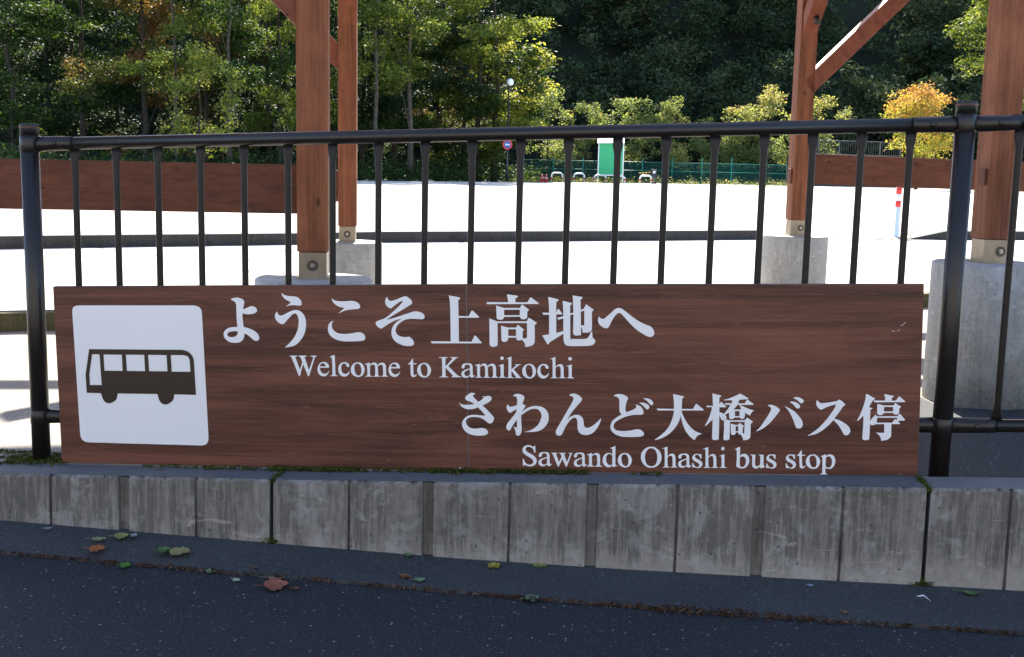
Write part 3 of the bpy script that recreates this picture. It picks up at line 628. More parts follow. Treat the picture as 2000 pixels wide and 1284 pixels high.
  '14842 3996 14853 4072 14915 4124 15015 4141 15115 4139 15178 4098 15198 4024 15208 3785 15228 3749 15277 3763* 15272 3738 15216 3685 15172 3673 15135 3694 15119 3731* 15047 3678 14960 3661 14884 3683 14839 3744 14844 3832 14906 3898 15005 3940 15111 3980* 15104 4057 15065 4093 15003 4097 14953 4070 14941 4025 14917 3974 14873 3966|15112 3945* 15031 3910 14956 3862 14932 3798 14958 3743 15009 3720 15059 3729 15118 3769*',
  '15265 4093* 15432 4144* 15440 4069* 15501 4135 15563 4154 15638 4141 15677 4073* 15751 4139 15825 4161 15900 4146 15945 4085 15959 3998 15969 3785 15995 3743 16032 3728* 16033 3713* 15802 3703* 15802 3718* 15852 3736 15867 3793 15859 3994 15845 4062 15801 4091 15752 4079 15690 4036* 15707 3786 15727 3731 15777 3717* 15777 3702* 15547 3691* 15546 3706* 15596 3725 15610 3782 15601 4007 15577 4069 15539 4090 15490 4075 15441 4032* 15445 3775 15469 3719 15521 3705* 15522 3690* 15284 3680* 15284 3695* 15340 3714 15355 3771 15341 3996 15328 4065 15271 4079*',
  '16144 4409 16185 4394 16202 4354 16187 4312 16146 4294 16105 4309 16088 4349 16103 4391',
  '16032 4109* 16205 4173* 16212 3804 16232 3755 16288 3739* 16288 3723* 16052 3712* 16052 3728* 16101 3749 16113 3800 16101 4062 16088 4099 16038 4097*',
  '16283 4345* 16425 4413* 16447 4412* 16456 4003* 16598 4128 16598 4152 16561 4157* 16560 4172* 16770 4181* 16771 4166* 16691 4138 16533 4006* 16698 3826 16749 3765 16809 3749* 16809 3737* 16570 3726* 16570 3741* 16607 3753 16606 3772* 16457 3953* 16463 3790 16489 3751 16545 3741* 16545 3725* 16306 3715* 16305 3730* 16346 3745 16361 3786 16354 4261 16340 4341 16290 4333*',
  '17023 4208 17116 4193 17204 4116 17250 4006 17234 3880 17175 3784 17077 3733 16978 3738 16878 3789 16820 3874 16805 3986 16834 4087 16906 4171|17005 4167 16944 4136 16919 4066 16926 3954 16963 3843 17014 3789 17076 3779 17119 3813 17142 3889 17139 4001 17112 4099 17067 4153',
  '17649 4100 17635 4075 17592 4073 17554 4103 17534 4158 17484 4180 17429 4159 17394 4096 17390 4021 17411 3922 17462 3862 17530 3840 17597 3868 17651 3939* 17669 3927* 17629 3832 17569 3773 17495 3751 17408 3766 17333 3837 17299 3930 17297 4029 17331 4130 17398 4195 17483 4224 17570 4209 17632 4162',
  '17690 4398* 17860 4467* 17872 4145* 17934 4210 18007 4241 18069 4232 18119 4174 18134 4088 18142 3877 18166 3816 18209 3808* 18210 3793* 17977 3782* 17976 3797* 18031 3816 18044 3872 18033 4096 18009 4157 17966 4174 17923 4159 17873 4108* 17882 3865 17902 3810 17952 3796* 17952 3781* 17719 3771* 17718 3786* 17773 3804 17784 3861 17772 4308 17751 4388 17696 4386*',
  '18325 4482 18366 4468 18383 4428 18368 4386 18328 4368 18288 4383 18271 4423 18285 4464',
  '18217 4185* 18387 4248* 18398 3882 18417 3833 18473 3817* 18473 3801* 18241 3791* 18240 3807* 18289 3828 18300 3878 18286 4138 18273 4175 18224 4173*',
),
'latin2': (
  '17244 1532* 17284 1534* 17298 1311* 17255 1309* 17233 1389 17176 1457 17096 1489 17026 1480 16982 1437 16979 1376 17030 1322 17121 1271 17222 1220 17293 1158 17340 1079 17338 987 17290 903 17201 852 17111 842 17031 858 16945 884* 16933 850* 16899 849* 16891 1075* 16928 1075* 16952 997 17019 919 17110 898 17189 923 17233 981 17226 1042 17175 1101 17094 1147 16982 1213 16901 1280 16874 1360 16892 1453 16955 1517 17035 1544 17115 1541 17215 1500',
  '17408 1199 17419 1274 17479 1327 17576 1344 17674 1343 17736 1303 17756 1230 17769 995 17788 958 17836 973* 17831 948 17777 896 17735 883 17698 904 17682 940* 17612 887 17527 869 17453 890 17408 950 17412 1038 17472 1103 17569 1145 17672 1186* 17664 1262 17626 1297 17565 1300 17517 1273 17506 1229 17482 1178 17440 1170|17673 1151* 17594 1116 17522 1068 17499 1005 17525 950 17574 928 17623 937 17681 977*',
  '17807 1333* 18005 1343* 18006 1323* 17962 1300* 18068 1042* 18143 1213* 18106 1313 18046 1325* 18045 1342* 18273 1352* 18274 1334* 18225 1309* 18321 1050* 18418 1309* 18407 1334 18363 1339* 18362 1355* 18515 1360* 18516 1345* 18467 1317 18325 900* 18286 897* 18175 1144* 18063 888* 18028 886* 17858 1280 17808 1312*',
  '18548 1243 18558 1317 18616 1370 18712 1387 18808 1386 18869 1346 18889 1273 18902 1039 18921 1003 18969 1018* 18964 993 18911 940 18870 928 18833 948 18817 985* 18749 931 18666 914 18593 935 18549 995 18553 1082 18611 1147 18706 1189 18807 1229* 18798 1305 18761 1340 18701 1343 18654 1316 18643 1272 18621 1222 18579 1213|18808 1195* 18731 1160 18660 1112 18638 1049 18663 995 18712 973 18760 981 18816 1022*',
  '18951 1329* 19115 1399* 19117 1326* 19194 1381 19272 1405 19342 1378 19379 1310 19390 1047 19409 997 19458 982* 19459 959* 19228 947* 19227 969* 19276 990 19296 1042 19285 1244 19270 1314 19215 1341 19167 1324 19119 1281* 19131 1033 19148 988 19195 970* 19196 950* 18971 938* 18971 958* 19019 981 19036 1028 19027 1230 19014 1310 18958 1318*',
  '19689 1584* 19843 1657* 19861 1658* 19881 1073 19899 1034 19948 1026* 19949 1014* 19794 959* 19779 1022* 19720 963 19651 949 19572 975 19501 1043 19468 1142 19474 1254 19520 1357 19597 1412 19685 1422 19769 1391* 19762 1512 19748 1571 19694 1571*|19771 1330* 19745 1369 19686 1388 19618 1363 19581 1290 19579 1199 19602 1109 19648 1046 19708 1023 19780 1058*',
  '20166 1447 20260 1434 20349 1358 20396 1248 20382 1123 20324 1027 20226 976 20127 979 20026 1030 19968 1114 19951 1225 19979 1326 20050 1410|20149 1407 20089 1375 20064 1305 20073 1194 20111 1084 20163 1031 20225 1022 20267 1055 20289 1131 20285 1242 20257 1340 20212 1394',
  '20994 1695 21111 1683 21230 1599 21302 1502 21335 1373 21318 1232 21249 1117 21146 1036 21020 1009 20893 1027 20782 1102 20710 1209 20681 1328 20695 1470 20764 1584 20868 1665|20995 1647 20909 1617 20844 1528 20814 1426 20811 1325 20837 1196 20900 1098 21018 1059 21124 1095 21179 1184 21199 1286 21197 1406 21165 1525 21104 1612',
  '21345 1659* 21507 1729* 21524 1410* 21583 1475 21652 1506 21712 1497 21761 1441 21776 1356 21787 1147 21811 1087 21853 1079* 21854 1064* 21629 1052* 21629 1067* 21681 1086 21693 1142 21679 1363 21656 1423 21614 1439 21573 1425 21525 1373* 21537 1133 21557 1079 21605 1066* 21606 1051* 21381 1039* 21381 1053* 21433 1072 21443 1128 21425 1571 21404 1650 21351 1647*',
  '21865 1386 21874 1460 21931 1511 22026 1529 22121 1528 22182 1488 22203 1416 22219 1184 22238 1149 22285 1163* 22280 1139 22229 1087 22188 1075 22151 1095 22135 1131* 22069 1078 21986 1061 21914 1082 21870 1141 21872 1227 21929 1291 22022 1333 22121 1372* 22112 1448 22075 1482 22016 1485 21969 1458 21959 1415 21938 1365 21896 1357|22123 1338* 22047 1304 21978 1257 21957 1195 21983 1141 22031 1119 22078 1128 22134 1168*',
  '22551 1538* 22585 1542* 22588 1395* 22562 1394* 22525 1467 22485 1505 22427 1507 22390 1485 22387 1439 22432 1392 22521 1346 22591 1300 22630 1232 22612 1151 22552 1092 22475 1081 22407 1094 22339 1096* 22316 1079* 22306 1240* 22335 1241* 22365 1177 22425 1121 22483 1116 22525 1146 22530 1196 22497 1240 22418 1281 22339 1327 22302 1385 22309 1455 22359 1518 22426 1542 22493 1540',
  '22625 1715* 22786 1785* 22804 1466* 22862 1531 22931 1563 22990 1554 23039 1497 23055 1412 23067 1203 23091 1143 23132 1135* 23133 1121* 22910 1109* 22910 1123* 22962 1142 22973 1198 22958 1419 22935 1480 22893 1496 22852 1481 22806 1430* 22819 1190 22839 1135 22886 1122* 22887 1107* 22664 1095* 22664 1110* 22716 1129 22725 1185 22705 1627 22684 1706 22631 1703*',
  '23239 1809 23277 1795 23294 1755 23281 1714 23244 1696 23205 1710 23189 1750 23202 1791',
  '23143 1513* 23301 1577* 23318 1215 23338 1166 23390 1151* 23391 1135* 23173 1123* 23172 1139* 23217 1160 23226 1210 23209 1468 23195 1504 23150 1501*',
  '23609 1751* 23734 1825 23779 1827* 23781 1543* 23836 1596 23911 1618 23988 1604 24049 1538 24082 1440 24069 1320 24017 1217 23934 1153 23849 1143 23762 1158 23684 1194* 23689 1469 23676 1697 23662 1746 23611 1746*|23784 1489* 23796 1245 23837 1197 23885 1190 23931 1217 23970 1294 23978 1395 23957 1473 23906 1525 23839 1527',
  '24088 1603* 24259 1612* 24260 1599* 24264 1330 24282 1261 24321 1236 24368 1256 24423 1304* 24414 1557 24403 1591 24345 1601* 24345 1613* 24513 1622* 24526 1324 24543 1266 24592 1246* 24593 1233* 24439 1175* 24426 1244* 24371 1186 24306 1165 24239 1174 24188 1226 24170 1305 24166 1524 24151 1578 24089 1588*',
  '24849 1642* 24881 1645* 24886 1500* 24861 1498* 24824 1571 24784 1608 24727 1610 24691 1589 24688 1544 24733 1497 24821 1452 24889 1406 24929 1338 24912 1258 24853 1200 24778 1189 24711 1202 24645 1203* 24622 1187* 24611 1346* 24639 1347* 24669 1284 24729 1228 24786 1223 24827 1253 24831 1303 24798 1346 24720 1387 24642 1432 24606 1490 24612 1560 24661 1622 24726 1645 24792 1644',
  '25446 1673* 25479 1677* 25484 1532* 25459 1530* 25422 1603 25382 1640 25326 1642 25290 1620 25288 1576 25332 1529 25419 1484 25487 1438 25527 1370 25510 1290 25452 1232 25377 1221 25311 1235 25245 1236* 25222 1220* 25211 1378* 25239 1380* 25269 1317 25328 1260 25385 1256 25425 1286 25429 1335 25397 1378 25320 1419 25242 1464 25206 1522 25212 1591 25260 1653 25324 1677 25390 1675',
  '25538 1650* 25605 1727 25652 1821* 25675 1822* 25688 1680* 25792 1686* 25788 1654* 25690 1649* 25718 1354 25738 1313 25778 1315 25817 1345* 25821 1329* 25781 1266 25725 1242 25666 1260 25637 1325 25610 1644* 25543 1636*',
  '26027 1712 26119 1699 26207 1625 26256 1518 26245 1395 26190 1301 26096 1251 25999 1254 25899 1303 25840 1386 25822 1494 25846 1593 25914 1676|26011 1672 25952 1641 25930 1573 25941 1464 25981 1357 26032 1305 26093 1296 26134 1328 26154 1403 26147 1512 26118 1608 26072 1660',
  '26261 1665* 26398 1730 26425 1731* 26425 1674* 26474 1721 26548 1742 26624 1724 26684 1658 26718 1561 26711 1443 26665 1341 26594 1283 26519 1274 26433 1299* 26441 1171 26458 1117 26506 1107* 26507 1090* 26268 1077* 26267 1094* 26322 1114 26340 1165 26323 1600 26309 1648 26267 1654*|26428 1620* 26468 1662 26524 1671 26572 1642 26615 1556 26617 1437 26589 1357 26536 1314 26479 1321 26431 1368*',
),
'plate': (
  '1623 5318* 1648 5440 1731 5511 1871 5541* 5876 5685* 6039 5640 6120 5551 6146 5425* 6300 1231* 6268 1086 6183 995 6049 959* 2075 861* 1904 890 1800 980 1757 1124*',
),
'bus': (
  '2181 4076* 5454 4186* 5660 4126 5802 3971 5844 3792* 5893 2681* 5138 2666* 5084 2460 4850 2306 4642 2378 4543 2651* 3143 2603* 3082 2387 2853 2253 2655 2326 2549 2588* 2046 2577* 2025 3200*|2282 3905* 2544 3916* 2587 2869* 2170 2850* 2161 3206*|2684 3914* 3329 3932* 3343 3384* 2700 3365*|3473 3942* 4115 3961* 4134 3411* 3491 3391*|4253 3967* 4896 3986* 4917 3437* 4273 3417*|5042 3992* 5491 4010* 5636 3964 5696 3846* 5713 3455* 5063 3435*',
),
}

for k in ('kana1', 'kana2', 'latin1', 'latin2'):
    o = vinyl(LETTERING[k], 'lettering', M['vinyl'], sign, YF-.0003)
o = vinyl(LETTERING['plate'], 'pictogram_plate', M['vinyl'], sign, YF-.0003)
vinyl(LETTERING['bus'], 'bus_pictogram', M['bus'], o, YF-.0013)
for k, (a, c) in enumerate((((1742, 646), (1750, 647)), ((1754, 645), (1764, 641)), ((1765, 640), (1770, 630)))):
    pa, pc = atY(a[0], a[1], YF-.0008), atY(c[0], c[1], YF-.0008)
b = MB()
for (a, c) in (((1742, 646), (1748, 648)), ((1752, 647), (1757, 644)), ((1760, 637), (1769, 630))):
    pa, pc = atY(a[0], a[1], YF-.0006), atY(c[0], c[1], YF-.0006); b.tube([pa, pa.lerp(pc, .5)+Z*-.0006, pc], .0007, 5)
b.build('scratch', M['vinyl'], sign)

# ---------------------------------------------------------------- the timber shelter
sh = root('timber_shelter', at(1270, 560, 6.5)*1.0, 'reddish brown timber bus shelter frame on round concrete footings', 'shelter')
PS = .13                          # post section
def upright(px, D, tipx, botpx, topz, zb, ztop=3.35):
    pass
POSTS = {  # px of the foot centre, py timber foot, py footing top, depth
    'A': (613, 490, 543, 4.85), 'B': (679, 441, 472, 8.15), 'C': (1553, 429, 460, 8.75), 'D': (1931, 466, 513, 5.25)}
pos = {}
for k, (px, yf, yt, D) in POSTS.items():
    c = at(px, yt, D); zt = c.z; zf = at(px, yf, D).z
    cx, cy = c.x, c.y
    s = PS/2 if k != 'D' else .066
    pos[k] = (Vector((cx, cy, 0)), zf, zt)
    H = 3.25
    p = MB().box((cx, cy, (zf+H)/2), E1*s, E2*s, Z*((H-zf)/2), .004).build('post', M['timber_up'], sh)
    # steel shoe with bolts
    br = MB().box((cx, cy, (zt+zf)/2+.002), E1*(s-.006), E2*(s-.006), Z*((zf-zt)/2-.004), .002)
    br.box((cx, cy, zt+.004), E1*(s+.004), E2*(s+.004), Z*.004)
    bo = br.build('steel_shoe', M['zinc'], p)
    bz = (zf+zt)/2
    off = 0 if k in 'AB' else .02
    q = Vector((cx, cy, bz))-E2*(s-.006)+E1*off
    b2 = MB().tube([q-E2*.002, q-E2*.007], .011, 6); b2.tube([q-E2*.007, q-E2*.015], .006, 10)
    MB().tube([q, q-E2*.002], .024, 20).build('washer', M['rust'], p)
    b2.build('bolt', M['bolt'], p)
    # footing
    zb = -.05
    MB().lathe((cx, cy, 0), [(.25, zb), (.25, zt-.012), (.247, zt-.004), (.24, zt)], 64).build('footing', M['footing'], sh)
def P_(k, a=0, b_=0, z=0): return pos[k][0]+E1*a+E2*b_+Z*z
def beam(p, q, w, h, m, name, up=Z, bev=.004):
    p, q = Vector(p), Vector(q); d = (q-p); L = d.length; d.normalize()
    u = (up-d*up.dot(d)).normalized(); s = d.cross(u)
    return MB().box((p+q)/2, d*(L/2), s*(w/2), u*(h/2), bev).build(name, m, sh)
h = PS/2
# side boards between posts
def board(p, q, ht, th=.036):
    return beam(p, q, th, ht, M['timber_x'], 'board')
zA = (at(585, 322, 4.85).z+at(585, 417, 4.85).z)/2; hA = at(585, 322, 4.85).z-at(585, 417, 4.85).z
pA = P_('A', -h, .0, zA); pL = pA-E1*2.6; pL.z = (at(0, 312, 4.55).z+at(0, 410, 4.55).z)/2*1.0+ (0)
dz = (pL.z-zA)/1.3*2.6; pL.z = zA+dz*.5
board(pA, pL, hA)
zC = (at(1595, 301, 8.75).z+at(1595, 359.5, 8.75).z)/2; hC = at(1595, 301, 8.75).z-at(1595, 359.5, 8.75).z
pe = P_('C', 3.3, 0, 0)
pC = P_('C', h, 0, zC)
zE = (at(1861, 314, 9.25).z+at(1861, 370, 9.25).z)/2
_u = (at(1861, 340, 9.25)-pC).dot(E1)
pe.z = zC+(zE-zC)*(3.3-h)/_u
board(pC, pe, hC)
zB = (at(660, 333, 8.15).z+at(660, 394, 8.15).z)/2; hB = at(660, 333, 8.15).z-at(660, 394, 8.15).z
board(P_('B', -h, 0, zB), P_('B', -3.0, 0, zB+.02), hB)
# tenon ends showing on the left faces
for k, py0, py1, D in (('C', 333, 362, 8.7), ('D', 326, 357, 5.25)):
    z0, z1 = at(1700, py1, D).z, at(1700, py0, D).z
    c = P_(k, -h-.006, -.02, (z0+z1)/2)
    MB().box(c, E1*.008, E2*.03, Z*((z1-z0)/2), .002).build('tenon', M['timber_x'], sh)
# knee braces
def brace(k, z, dirv, L=1.35, w=.085, hgt=.10):
    p = P_(k, 0, 0, z)+dirv*h; q = p+dirv*L+Z*L
    return beam(p-dirv*.05-Z*.05, q, w, hgt, M['timber_d'], 'brace')
zbr = lambda k, x, y, D: at(x, y, D).z
brace('A', zbr('A', 585, 30, 4.85), -E1, 1.4)
brace('D', zbr('D', 1960, -10, 5.25), E1, 1.4)
brace('B', zbr('B', 662, 116, 8.1), -E1, .85, hgt=.13)
brace('C', zbr('C', 1597, 163, 8.75), E1, 1.2, w=.13, hgt=.12)
brace('C', zbr('C', 1590, 50, 8.6), -E2, 1.1, w=.11, hgt=.11)
brace('B', zbr('B', 684, -4, 8.0), -E2, 1.1, w=.11, hgt=.11)
qb_ = P_('C', .0, -h-.06, 0); 
# bolt recess in the knee brace
bc = P_('C', 0.0, -h-.13, zbr('C', 1592, 46, 8.5)+.02); nrm = (-E2-Z).normalized()
MB().tube([bc+nrm*.0, bc+nrm*.055+Vector((0, 0, 0))], .022, 16).build('bolt', M['cap'], sh)
# wall plates, tie beam and roof above the picture
zt = 3.05
beam(P_('A', -4.5, 0, zt), P_('D', 3.5, 0, zt), .12, .2, M['timber_x'], 'roof_beam')
beam(P_('B', -4.5, .95, 2.92), P_('C', 1.2, .95, 2.92), .06, .13, M['timber_x'], 'roof_beam')
for k, j in (('A', 'B'), ('D', 'C')): beam(P_(k, 0, -1.2, 2.85), P_(j, 0, .4, 2.85), .12, .2, M['timber_d'], 'roof_beam')
# roof edge chosen where its shadow meets the ground just behind the railing
rc = Vector((.75, 5.36, 3.42)); RA = R(19); Q1 = Vector((math.cos(RA), math.sin(RA), 0)); Q2 = Vector((-math.sin(RA), math.cos(RA), 0))
rp = [rc-Q1*9, rc+Q1*12, rc+Q1*12-Q2*3.5, rc-Q1*9-Q2*3.5]
b = MB().add([*rp, *[p+Z*.16 for p in rp]], [(0, 1, 2, 3), (4, 7, 6, 5), (0, 4, 5, 1), (1, 5, 6, 2), (2, 6, 7, 3), (3, 7, 4, 0)])
b.build('roof', M['roof'], sh)
# ---------------------------------------------------------------- plants
def leaf_mesh(name, centers, cs, n_per, size, seed, tint_c=None, flat=.5, mat_=None, sigma=.3):
    """centers (k,3) clump centres, cs clump radius; every leaf a pointed quad"""
    rg = np.random.default_rng(seed); k = len(centers); n = k*n_per
    ctr = np.repeat(centers, n_per, 0)+rg.normal(0, 1, (n, 3))*(np.repeat(cs, n_per)[:, None] if hasattr(cs, '__len__') else cs)*np.array([1, 1, .6])
    nrm = rg.normal(0, 1, (n, 3)); nrm[:, 2] = np.abs(nrm[:, 2])+flat; nrm /= np.linalg.norm(nrm, axis=1)[:, None]
    t = rg.normal(0, 1, (n, 3)); t -= (t*nrm).sum(1)[:, None]*nrm; t /= np.linalg.norm(t, axis=1)[:, None]
    s_ = np.cross(nrm, t); sz = size*rg.uniform(.55, 1.35, n)[:, None]
    v = np.empty((n, 4, 3)); v[:, 0] = ctr-t*sz; v[:, 1] = ctr+s_*sz*.48+nrm*sz*.12; v[:, 2] = ctr+t*sz; v[:, 3] = ctr-s_*sz*.48+nrm*sz*.12
    me = bpy.data.meshes.new(name); me.vertices.add(4*n); me.vertices.foreach_set('co', v.reshape(-1).astype(np.float32))
    me.loops.add(4*n); me.loops.foreach_set('vertex_index', np.arange(4*n, dtype=np.int32))
    me.polygons.add(n); me.polygons.foreach_set('loop_start', np.arange(0, 4*n, 4, dtype=np.int32))
    try: me.polygons.foreach_set('loop_total', np.full(n, 4, dtype=np.int32))
    except Exception: pass
    tc = rg.uniform(0, 1, k) if tint_c is None else tint_c
    ti = np.clip(np.repeat(tc, n_per)*.65+rg.uniform(0, 1, n)*.35, 0, 1)
    at_ = me.attributes.new('tint', 'FLOAT', 'FACE'); at_.data.foreach_set('value', ti.astype(np.float32))
    me.update(); me.validate()
    if mat_: me.materials.append(mat_)
    return me
def blob_points(blobs, n, seed, shell=.55):
    """clump centres spread through ellipsoid blobs, denser to the outside"""
    rg = np.random.default_rng(seed); w = np.array([b_[3]*b_[4]*b_[5] for b_ in blobs])**.8; w /= w.sum()
    id_ = rg.choice(len(blobs), n, p=w); B = np.array(blobs)[id_]
    d = rg.normal(0, 1, (n, 3)); d /= np.linalg.norm(d, axis=1)[:, None]
    r = (shell+(1-shell)*rg.uniform(0, 1, n))*rg.uniform(.75, 1.08, n)
    return B[:, :3]+d*B[:, 3:6]*r[:, None]
def limb_mesh(name, H, r0, blobs, m, seed, lean=(0, 0), nl=8):
    rg = random.Random(seed); b = MB()
    pts = []; n = 9
    for i in range(n):
        t = i/(n-1); pts.append(Vector((lean[0]*t+rg.uniform(-.02, .02)*H*t, lean[1]*t+rg.uniform(-.02, .02)*H*t, H*t)))
    rad = [r0*(1-t*.9)*(1.25 if i == 0 else 1) for i, t in enumerate([k/(n-1) for k in range(n)])]
    b.tube(pts, rad, 8)
    for bl in rg.sample(list(blobs), min(nl, len(blobs))):
        c = Vector(bl[:3]); t = max(.15, min(.92, (c.z-.22*H*rg.random()-.1*H)/H)); i = t*(n-1); a = pts[int(i)].lerp(pts[min(n-1, int(i)+1)], i % 1)
        mid = a.lerp(c, .5)+Vector((rg.uniform(-.3, .3), rg.uniform(-.3, .3), rg.uniform(.0, .5)))*.3
        rr = r0*(1-t*.8)*.3
        b.tube([a, mid, c], [rr, rr*.6, rr*.15], 6)
    bmesh.ops.recalc_face_normals(b.bm, faces=b.bm.faces)
    me = bpy.data.meshes.new(name); b.bm.to_mesh(me); b.bm.free(); me.materials.append(m); return me
def tree_proto(kind, seed):
    rg = random.Random(seed)
    if kind == 'forest':
        H = 16; blobs = []
        for i in range(25):
            z = rg.uniform(1.8, 16.5); R_ = 4.2*math.sin(min(1, max(.12, (17.5-z)/12))*math.pi*.55)+.4
            a = rg.uniform(0, 6.28); r = R_*rg.uniform(.25, 1)
            blobs.append((r*math.cos(a), r*math.sin(a), z, rg.uniform(.9, 1.7), rg.uniform(.9, 1.7), rg.uniform(.45, .9)))
        pts = blob_points(blobs, 900, seed); tm = limb_mesh('trunk', H*.92, .20, blobs, M['bark'], seed, nl=9)
        return H, pts, .25, 20, .115, tm
    if kind == 'high':     # bare lower trunk, crown high up
        H = 17; blobs = []
        for i in range(20):
            z = rg.uniform(6.0, 17); R_ = 3.4*math.sin(min(1, max(.15, (18-z)/10))*math.pi*.55)+.3
            a = rg.uniform(0, 6.28); r = R_*rg.uniform(.2, 1)
            blobs.append((r*math.cos(a), r*math.sin(a), z, rg.uniform(.9, 1.6), rg.uniform(.9, 1.6), rg.uniform(.5, .9)))
        pts = blob_points(blobs, 620, seed); tm = limb_mesh('trunk', H*.94, .17, blobs, M['bark_pale'], seed, nl=6)
        return H, pts, .24, 20, .11, tm
    if kind == 'planted':  # young roadside tree, upright feathery crown
        H = 5; blobs = []
        for i in range(20):
            z = rg.uniform(1.3, 4.6); R_ = 1.35*(1-((z-2.4)/2.9)**2)+.15
            a = rg.uniform(0, 6.28); r = max(.05, R_)*rg.uniform(.3, 1)
            blobs.append((r*math.cos(a), r*math.sin(a), z, .38, .38, rg.uniform(.35, .75)))
        pts = blob_points(blobs, 360, seed); tm = limb_mesh('trunk', 4.2, .065, blobs, M['bark'], seed, nl=12)
        return H, pts, .13, 12, .07, tm
    if kind == 'maple':
        H = 5.4; blobs = []
        for i in range(34):
            a = rg.uniform(0, 6.28); u = rg.uniform(-1, 1); rr = math.sqrt(1-u*u)*rg.uniform(.5, 1)
            blobs.append((2.0*rr*math.cos(a), 2.0*rr*math.sin(a), 3.2+1.9*u*rg.uniform(.6, 1), .6, .6, .38))
        pts = blob_points(blobs, 620, seed); tm = limb_mesh('trunk', 4.4, .09, blobs, M['bark'], seed, nl=14)
        return H, pts, .15, 13, .075, tm
    if kind == 'shrub':
        H = 2; blobs = [(rg.uniform(-1, 1), rg.uniform(-1, 1), rg.uniform(.4, 1.5), .6, .6, .5) for i in range(9)]
        pts = blob_points(blobs, 160, seed, .3); tm = limb_mesh('stem', 1.4, .04, blobs, M['bark'], seed, nl=6)
        return H, pts, .2, 12, .11, tm
PROTO = {}
def tree(kind, seed, leafm, foot, height, name, label, cat, group, rot=0, wid=1.0, tint=None, bias=0.0):
    key = (kind, seed, leafm, tint)
    if key not in PROTO:
        H, pts, cs, npc, sz, tm = tree_proto(kind, seed)
        rg = np.random.default_rng(seed+7)
        tc = np.clip(rg.normal(.42+bias, .24, len(pts)), 0, 1)
        if kind == 'maple': tc = np.clip(tc*.75+(pts[:, 2]/H-.55)*1.15+pts[:, 0]*.06, 0, 1)
        elif tint == 'top': tc = np.clip(tc*.5+(pts[:, 2]/H-.35)*.95, 0, 1)      # autumn colour further on in the crown's head
        if tint == 'side': tc = np.clip(tc*.55+.16+pts[:, 0]*.17, 0, 1)
        PROTO[key] = (H, leaf_mesh('crown', pts, cs, npc, sz, seed+3, tc, mat_=M[leafm]), tm)
    H, cm, tm = PROTO[key]
    o = root(name, foot, label, cat, group); s = height/H
    o.rotation_euler = (0, 0, rot); o.scale = (s*wid, s*wid, s)
    for nm, me in (('trunk' if kind != 'shrub' else 'stem', tm), ('crown' if kind != 'shrub' else 'foliage', cm)):
        c = bpy.data.objects.new(nm, me); C.objects.link(c); c.parent = o
    return o
def foot(px, D, py=None):
    p = at(px, 345, D); return Vector((p.x, p.y, max(-.045, hill_z(p.x, p.y)) if D > 104 else -.045))
G1 = 'forest trees beyond the lot'
FT = [ # px, depth, kind, seed, leaf, height, rot, width, label, tint
 (30, 70, 'forest', 1, 'leaf_green', 16, 0, 1.15, 'dense dark green forest tree at the far left behind the railing end post', None),
 (165, 72, 'forest', 2, 'leaf_green', 17, 1.2, 1.1, 'broad mid green forest tree second from the left edge', None),
 (285, 70, 'forest', 3, 'leaf_russet', 16, 2.2, 1.0, 'forest tree with russet tinged leaves above the long timber board', 'side'),
 (345, 66, 'high', 4, 'leaf_yellow', 14.5, .5, .9, 'slim pale trunked tree with fresh yellow green leaves above the long board', None),
 (450, 68, 'high', 5, 'leaf_green', 17, 2.0, 1.0, 'straight bare trunked tree nearest the left of the front timber post', None),
 (405, 74, 'forest', 2, 'leaf_russet', 16, 4.0, 1.0, 'russet and green forest tree behind the straight bare trunks', 'side'),
 (548, 71, 'forest', 1, 'leaf_yellow', 16, 3.3, .85, 'yellow green forest tree partly hidden by the front timber post', None),
 (735, 72, 'high', 6, 'leaf_yellow', 16, .2, 1.1, 'thin trunked olive tree just right of the two timber posts', None),
 (800, 75, 'high', 7, 'leaf_yellow', 17, 1.0, 1.25, 'tall olive yellow tree with thick dark trunk between posts and street lamp', None),
 (905, 86, 'forest', 3, 'leaf_yellow', 15, 5.2, .95, 'bright sunlit yellow green tree rising left of the street lamp', None),
 (965, 84, 'forest', 8, 'leaf_glow', 19, .9, 1.05, 'tall tree with leaves coloured as sunlit whose crown edge meets the dark hillside', 'side'),
 (860, 94, 'forest', 1, 'leaf_russet', 16, 2.5, 1.0, 'rusty brown forest tree in shade behind the street lamp trees', 'side'),
]
for px, D, kd, sd, lf, H, rt, wd, lb, tn in FT: tree(kd, sd, lf, foot(px, D), H, 'forest_tree', lb, 'tree', G1, rt, wd, tn)
bk = random.Random(9)
for i in range(16):
    px = -120+i*70+bk.uniform(-20, 20); D = bk.uniform(82, 92)
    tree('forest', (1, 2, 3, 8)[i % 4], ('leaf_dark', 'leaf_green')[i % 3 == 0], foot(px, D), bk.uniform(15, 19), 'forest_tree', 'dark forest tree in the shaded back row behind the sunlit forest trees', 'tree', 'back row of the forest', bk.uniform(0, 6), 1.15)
tree('shrub', 21, 'leaf_yellow', foot(1003, 64)+Z*4.3, 2.3, 'sapling', 'pale leafed sapling crown bright behind the street lamp globe', 'tree', None, 0, 1.0, bias=.25) if False else None
tree('planted', 31, 'leaf_yellow', foot(392, 58), 7.0, 'young_tree', 'low bright yellow green sapling glowing above the long board left of the front timber post', 'tree', None, 1.1, 1.0, bias=.35)
